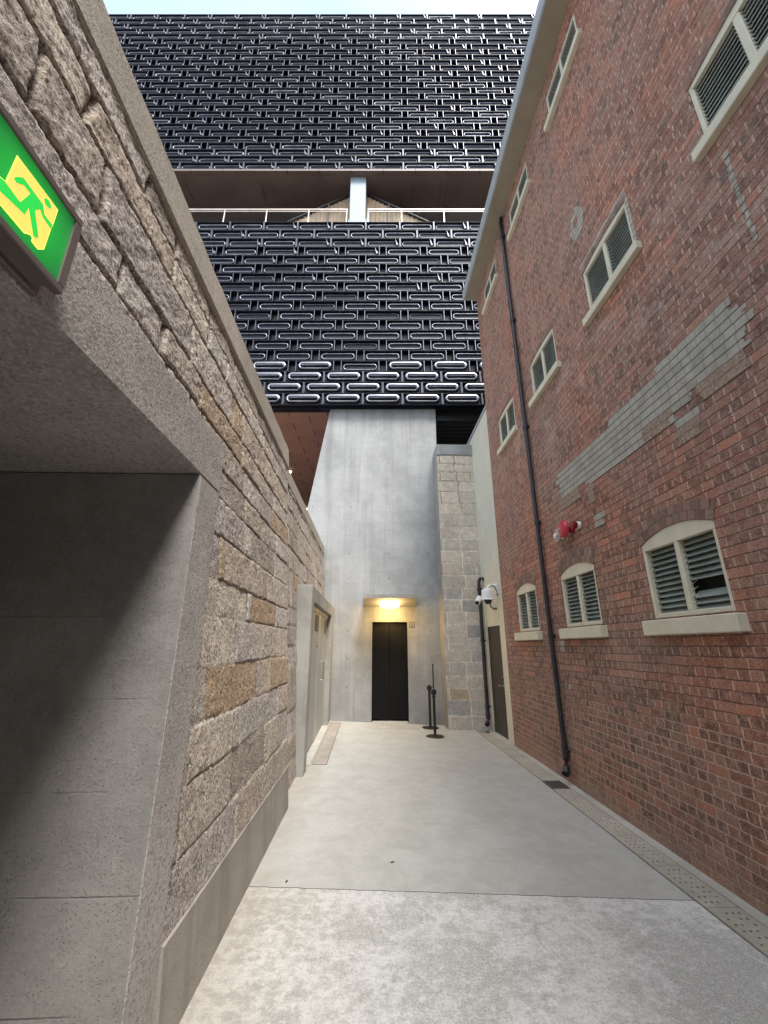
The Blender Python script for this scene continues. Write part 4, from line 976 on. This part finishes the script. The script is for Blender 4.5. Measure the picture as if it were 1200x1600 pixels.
# stanchions
def stanchion(x,y,lb,stick):
    z=fz(x,y)+0.001
    r_=thing('barrier_post',lb,'barrier post',(x,y,z),'black queue barrier posts')
    m=MB(); m.lathe([(0.165,0),(0.168,0.006),(0.150,0.018),(0.05,0.028),(0.028,0.034)],(0,0,0),(0,0,1),36); m.build('base',M['black_metal'],r_,(0,0,0),True)
    m=MB(); m.lathe([(0.026,0.030),(0.026,0.72)],(0,0,0),(0,0,1),18); m.build('pole',M['black_metal'],r_,(0,0,0),True)
    m=MB(); m.lathe([(0.028,0.69),(0.036,0.70),(0.038,0.79),(0.030,0.80),(0.020,0.805)],(0,0,0),(0,0,1),18); m.box(-0.052,0.052,-0.012,0.012,0.715,0.775,c=0.003); m.build('belt_head',M['black_metal'],r_,(0,0,0),True)
    if stick:
        m=MB(); m.lathe([(0.013,0.80),(0.013,1.24),(0.006,1.25)],(0,0,0),(0,0,1),12); m.build('sign_rod',M['black_metal'],r_,(0,0,0),True)
        m=MB(); m.lathe([(0.0375,0.655),(0.040,0.660),(0.040,0.672),(0.0375,0.677)],(0,0,0),(0,0,1),16); m.build('ring',M['black_metal'],r_,(0,0,0),True)
stanchion(1.20,8.43,'nearer black barrier post with a tall thin rod on top, right of the lift door',True)
stanchion(1.235,9.30,'farther black barrier post without a rod, against the concrete tower',False)

# ================================================================ BLACK CLAD BUILDING
rootK=thing('clad_building','tall building clad in black cast metal panels with slotted openings, spanning above the tower','building')
RT(rootK)
def panel_mesh(kind):
    W,H=1.03,0.318; m=MB(); t=0.011; dp=0.10
    # thin border flanges, sky glint on the front edge put in as paler metal
    def flange(x0,x1,z0,z1,vert):
        m.box(x0,x1,0.004,dp,z0,z1,0)
        m.box(x0-0.001,x1+0.001,-0.001,0.004,z0-0.001,z1+0.001,1)
    flange(-W/2,-W/2+t,-H/2,H/2,1); flange(W/2-t,W/2,-H/2,H/2,1); 
    m.box(-W/2+t,W/2-t,0.006,dp,-H/2,-H/2+t,0); m.box(-W/2+t,W/2-t,0.006,dp,H/2-t,H/2,0)
    # splayed inner faces at both ends (the light they catch is put in as paler metal)
    for sg in (-1,1):
        xa=sg*(W/2-t); xb=sg*(W/2-t-0.022)
        m.add([(xa,0.006,-H/2+t),(xa,0.006,H/2-t),(xb,dp-0.02,H/2-t),(xb,dp-0.02,-H/2+t)],[(0,1,2,3)],1)
    m.box(-W/2+t,W/2-t,dp-0.02,dp,-H/2+t,H/2-t,0)      # back plate
    # slotted lip
    if kind=='deep': r,a,bul,front=0.080,0.050,0.055,0.060
    elif kind=='flat': r,a,bul,front=0.083,0.008,0.008,0.020
    elif kind=='wedge': r,a,bul,front=0.083,0.009,0.008,0.022
    else: r,a,bul,front=0.083,0.013,0.012,0.030
    L=W/2-t-0.05-r-a*0.9; n=10
    path=[(L+r*math.cos(R(-90+180*i/n)),r*math.sin(R(-90+180*i/n))) for i in range(n+1)]+[(-L+r*math.cos(R(90+180*i/n)),r*math.sin(R(90+180*i/n))) for i in range(n+1)]
    nn=[(math.cos(R(-90+180*i/n)),math.sin(R(-90+180*i/n))) for i in range(n+1)]+[(math.cos(R(90+180*i/n)),math.sin(R(90+180*i/n))) for i in range(n+1)]
    K=9; vs=[]; fs=[]; y0=dp-0.02
    for (p,q) in zip(path,nn):
        for k in range(K):
            th=math.pi*k/(K-1); e=math.cos(th)*a*(0.45 if (q[1]<-0.3 and kind=='deep') else 1.0); d=math.sin(th)
            yy=y0-front*min(1,d*3)-bul*d if kind=='deep' else y0-(front+bul)*d**0.5
            yy=max(yy,y0-(front+bul))
            vs.append((p[0]+q[0]*e,yy,p[1]+q[1]*e))
    N=len(path)
    for i in range(N):
        for k in range(K-1): fs.append((i*K+k,i*K+k+1,((i+1)%N)*K+k+1,((i+1)%N)*K+k))
    m.add(vs,fs,2)
    if kind=='wedge':     # folded gusset at one end
        z1=H/2-0.05; m.prism([(W/2-0.14,H/2-t-0.01),(W/2-0.055,-H/2+0.05),(W/2-0.10,-H/2+0.04)],1,-0.012,0.055,1)
    ob=m.build('facade_panel',[M['cast'],M['edge'],M['ring']],None,(0,0,0),True)
    me=ob.data; bpy.data.objects.remove(ob); return me
PM={k:panel_mesh(k) for k in ('deep','mid','flat','wedge')}
KF=9.50       # front of the panel flanges (street-square frame)
place=[]
rk=random.Random(12)
def rows_of(z0,z1,n,xl,xr_,lower):
    dzr=(z1-z0)/n
    for r in range(n):
        z=z0+dzr*(r+0.5); cont=(r<3 or r>=n-(3 if lower else 5))
        pitch=1.045 if cont else 1.222
        # phase
        ph=(0.5*pitch if r%2 else 0.0)+(-0.035 if lower else 0.11)
        i0=int(math.floor((xl(z)-ph)/pitch)); i1=int(math.ceil((xr_(z)-ph)/pitch))
        for i in range(i0,i1+1):
            x=ph+i*pitch
            u=rk.random()
            if lower:
                if r<4: kd='deep' if u<0.8 or r<3 else 'mid'
                elif r<10: kd='mid' if u<0.75 else ('flat' if u<0.93 else 'wedge')
                elif r<15: kd='mid' if u<0.6 else ('flat' if u<0.8 else 'wedge')
                else: kd='wedge' if (u<0.5) else 'mid'
            else: kd='wedge' if u<(0.62 if x<-0.5 else 0.35) else ('mid' if u<0.70 else 'flat')
            place.append((x,z,kd,dzr,lower))
rows_of(7.56,14.02,19,lambda z:-11.5,lambda z:5.0,True)
rows_of(16.33,24.95,27,lambda z:-15.2,lambda z:7.0,False)
def seen(p):
    x,z=p[0],p[1]; k=KF*0.952+(z-1.55)*0.3066
    return 1.0/(k*k)*(math.cos(math.atan2(z-1.55,KF)))*(1 if -3.2-max(0,z-7.5)*0.42<x<2.9 else 0.02)
place.sort(key=lambda p:-seen(p))
for i,p in enumerate(place[:100]):
    ob=bpy.data.objects.new('facade_panel',PM[p[2]]); C.objects.link(ob); ob.parent=rootK; ob.location=(p[0],KF,p[1]); ob.scale=(1,1,p[3]/0.3325 if abs(p[3]-0.34)<0.02 else p[3]/0.3325)
# the other panels, joined
V=[];F=[];MI=[];SM=[]
cache={}
for k,me in PM.items():
    v=np.empty(len(me.vertices)*3); me.vertices.foreach_get('co',v); cache[k]=(v.reshape(-1,3),[tuple(p.vertices) for p in me.polygons],[p.material_index for p in me.polygons])
for (x,z,k,dzr,lw) in place[100:]:
    v,f,mi=cache[k]; b0=len(V); vv=v.copy(); vv[:,2]*=dzr/0.3325; vv+=np.array([x,KF,z]); V+=vv.tolist(); F+=[tuple(b0+i for i in q) for q in f]; MI+=mi
me=bpy.data.meshes.new('facade_panels'); me.from_pydata(V,[],F)
for m_ in (M['cast'],M['edge'],M['ring']): me.materials.append(m_)
me.polygons.foreach_set('material_index',MI); me.polygons.foreach_set('use_smooth',[True]*len(F)); me.update(); me.set_sharp_from_angle(angle=R(38))
ob=bpy.data.objects.new('facade_panels',me); C.objects.link(ob); ob.parent=rootK; ob['kind']='stuff'
# building masses behind the panels
KB=KF+0.125; XL,XR=-16,14
mb=MB(); mb.box(XL,XR,KB,KB+0.25,7.545,14.03); part(mb,'lower_backing_wall',M['blackglass'],rootK)
mb=MB(); mb.box(XL,XR,KB,KB+0.25,16.36,24.93); part(mb,'upper_backing_wall',M['blackglass'],rootK)
mb=MB(); mb.box(XL,XR,KB+0.252,22,7.55,7.9); part(mb,'soffit',M['soffit'],rootK)
mb=MB(); mb.box(1.42,XR,KB+0.252,22,7.30,7.548)
for i in range(14): mb.box(1.42,6,KB+0.35+i*0.22,KB+0.37+i*0.22,7.27,7.30)
part(mb,'shade_black_soffit',M['black_metal'],rootK)  # shade right of the tower put in as a black louvred soffit
mb=MB(); mb.box(XL,XR,KB+3.0,KB+3.2,13.7,16.3); mb.box(XL,XR,KB+0.252,KB+2.99,13.70,13.9); mb.box(XL,XR,KB+3.2,22,24.5,24.8); mb.box(XL,XR,20,22,-0.1,7.5); part(mb,'recess_wall',M['brown_panel'],rootK)
mb=MB(); mb.box(XL,XR,KB+0.01,KB+3.2,16.24,16.345); part(mb,'balcony_ceiling',M['brown_panel'],rootK)
mb=MB()
for i in range(-9,8):
    mb.box(i*1.045-0.035,i*1.045+1.035,KF+0.0,KB+0.005,16.255,16.33)
part(mb,'edge_trim',M['brown_panel'],rootK)
mb=MB()
for x in (-12,-9.5,-6.6,-4.1,2.1,5.2): mb.box(x,x+0.02,KB+0.05,KB+2.95,16.236,16.2395)
mb.box(0.95,0.965,KB+0.1,KB+1.2,16.235,16.2385); mb.box(1.9,1.915,KB+0.1,KB+1.2,16.235,16.2385); mb.box(0.95,1.915,KB+1.2,KB+1.22,16.235,16.2385); part(mb,'ceiling_joints',M['edge'],rootK)
# column, plank gable and rails in the balcony gap
mb=MB(); mb.box(-1.10,-0.585,9.68,10.1,13.75,16.24,c=0.015); mb.box(-1.135,-0.55,9.66,9.68,14.0,14.3,c=0.003); part(mb,'column',M['col_steel'],rootK)
mb=MB(); mb.prism([(-0.58,14.03),(-0.10,14.03),(-0.30,14.25),(-0.58,14.42)],1,9.70,9.74); mb.prism([(-1.28,14.03),(-1.11,14.03),(-1.11,14.25)],1,9.70,9.74); part(mb,'gusset_plate',M['col_steel'],rootK)
mb=MB(); cxm=-0.84
for i in range(-17,18):
    x=cxm+i*0.14; top=16.15-abs(x+0.07-cxm)*0.62
    mb.prism([(x,13.7),(x+0.134,13.7),(x+0.134,top),(x,top)],1,10.13,10.16)
part(mb,'plank_screen',M['plank'],rootK)
mb=MB()
for s_ in (-1,1):
    mb.tube([(cxm,10.09,16.2),(cxm+s_*2.3,10.09,14.77)],0.035,8)
    mb.box(cxm+s_*1.0-0.025,cxm+s_*1.0+0.025,10.06,10.10,13.9,15.55)
part(mb,'brace',M['black_metal'],rootK)
mb=MB()
for (a,b_) in ((-9.9,-1.14),(-0.52,4.9)):
    mb.box(a,b_,9.575,9.615,14.63,14.665,c=0.004); mb.box(a,b_,9.585,9.605,14.56,14.575)
part(mb,'handrail',M['rail'],rootK)
for x in (-9.2,-7.85,-6.55,-5.0,-3.68,-2.36,-1.17,-0.49,0.55,1.88,3.2,4.5):
    mb=MB(); mb.box(x-0.012,x+0.012,9.58,9.61,14.0,14.63); mb.prism([(9.56,14.0),(9.62,14.0),(9.60,14.6),(9.585,14.6)],0,x-0.014,x-0.004); part(mb,'rail_post',M['rail'],rootK)
gg=G('railing_glass',0.05); gg.p.inputs['Transmission Weight'].default_value=1.0; gg.p.inputs['IOR'].default_value=1.05; M['rglass']=gg.out((0.75,0.78,0.78))
mb=MB()
for (a,b_) in ((-9.9,-1.18),(-0.48,4.9)): mb.box(a,b_,9.592,9.598,14.03,14.555)
part(mb,'rail_glass',M['rglass'],rootK)
# soffit downlights
for i,(x,y) in enumerate(((-2.956,13.93),(-5.5,13.93),(-2.956,18.2),(-5.5,18.2))):
    P=Matrix.Rotation(-ang,3,'Z')@Vector((x,y,7.55))
    mb=MB(); mb.lathe([(0.10,0),(0.10,-0.02),(0.085,-0.022)],(P.x,P.y,7.549),(0,0,1),18); dlt=part(mb,'downlight',M['black_metal'],rootK)
    mb=MB(); mb.lathe([(0.08,0),(0.078,-0.014)],(P.x,P.y,7.527),(0,0,1),18); mb.build('downlight_lens',emit('downlight_glow',(1.0,0.75,0.42),9.0) if i==0 else bpy.data.materials['downlight_glow'],dlt)
for (x,y,z,e,c_) in ((-1.6,13.0,5.6,4,(0.45,0.18,1.0)),(-4.0,11.0,4.9,32,(1.0,0.66,0.40))):
    pl=bpy.data.lights.new('soffit_light','POINT'); pl.energy=e; pl.color=c_; pl.shadow_soft_size=0.2
    po=bpy.data.objects.new('soffit_light',pl); C.objects.link(po); po.parent=rootK; po.location=(x,y,z)
# unseen building added behind the camera to keep low sky light off the jamb
rootE=thing('light_block_building','added unseen grey building behind the camera, blocking low sky light','building',(0,-9,0))
mb=MB(); mb.box(-14,2.38,-14,-8.5,-0.1,9.6); part(mb,'wall',M['surround'],rootE)
mb=MB(); mb.box(-14.2,2.38,-14.2,-8.3,9.6,9.85); part(mb,'roof',M['roof'],rootE)
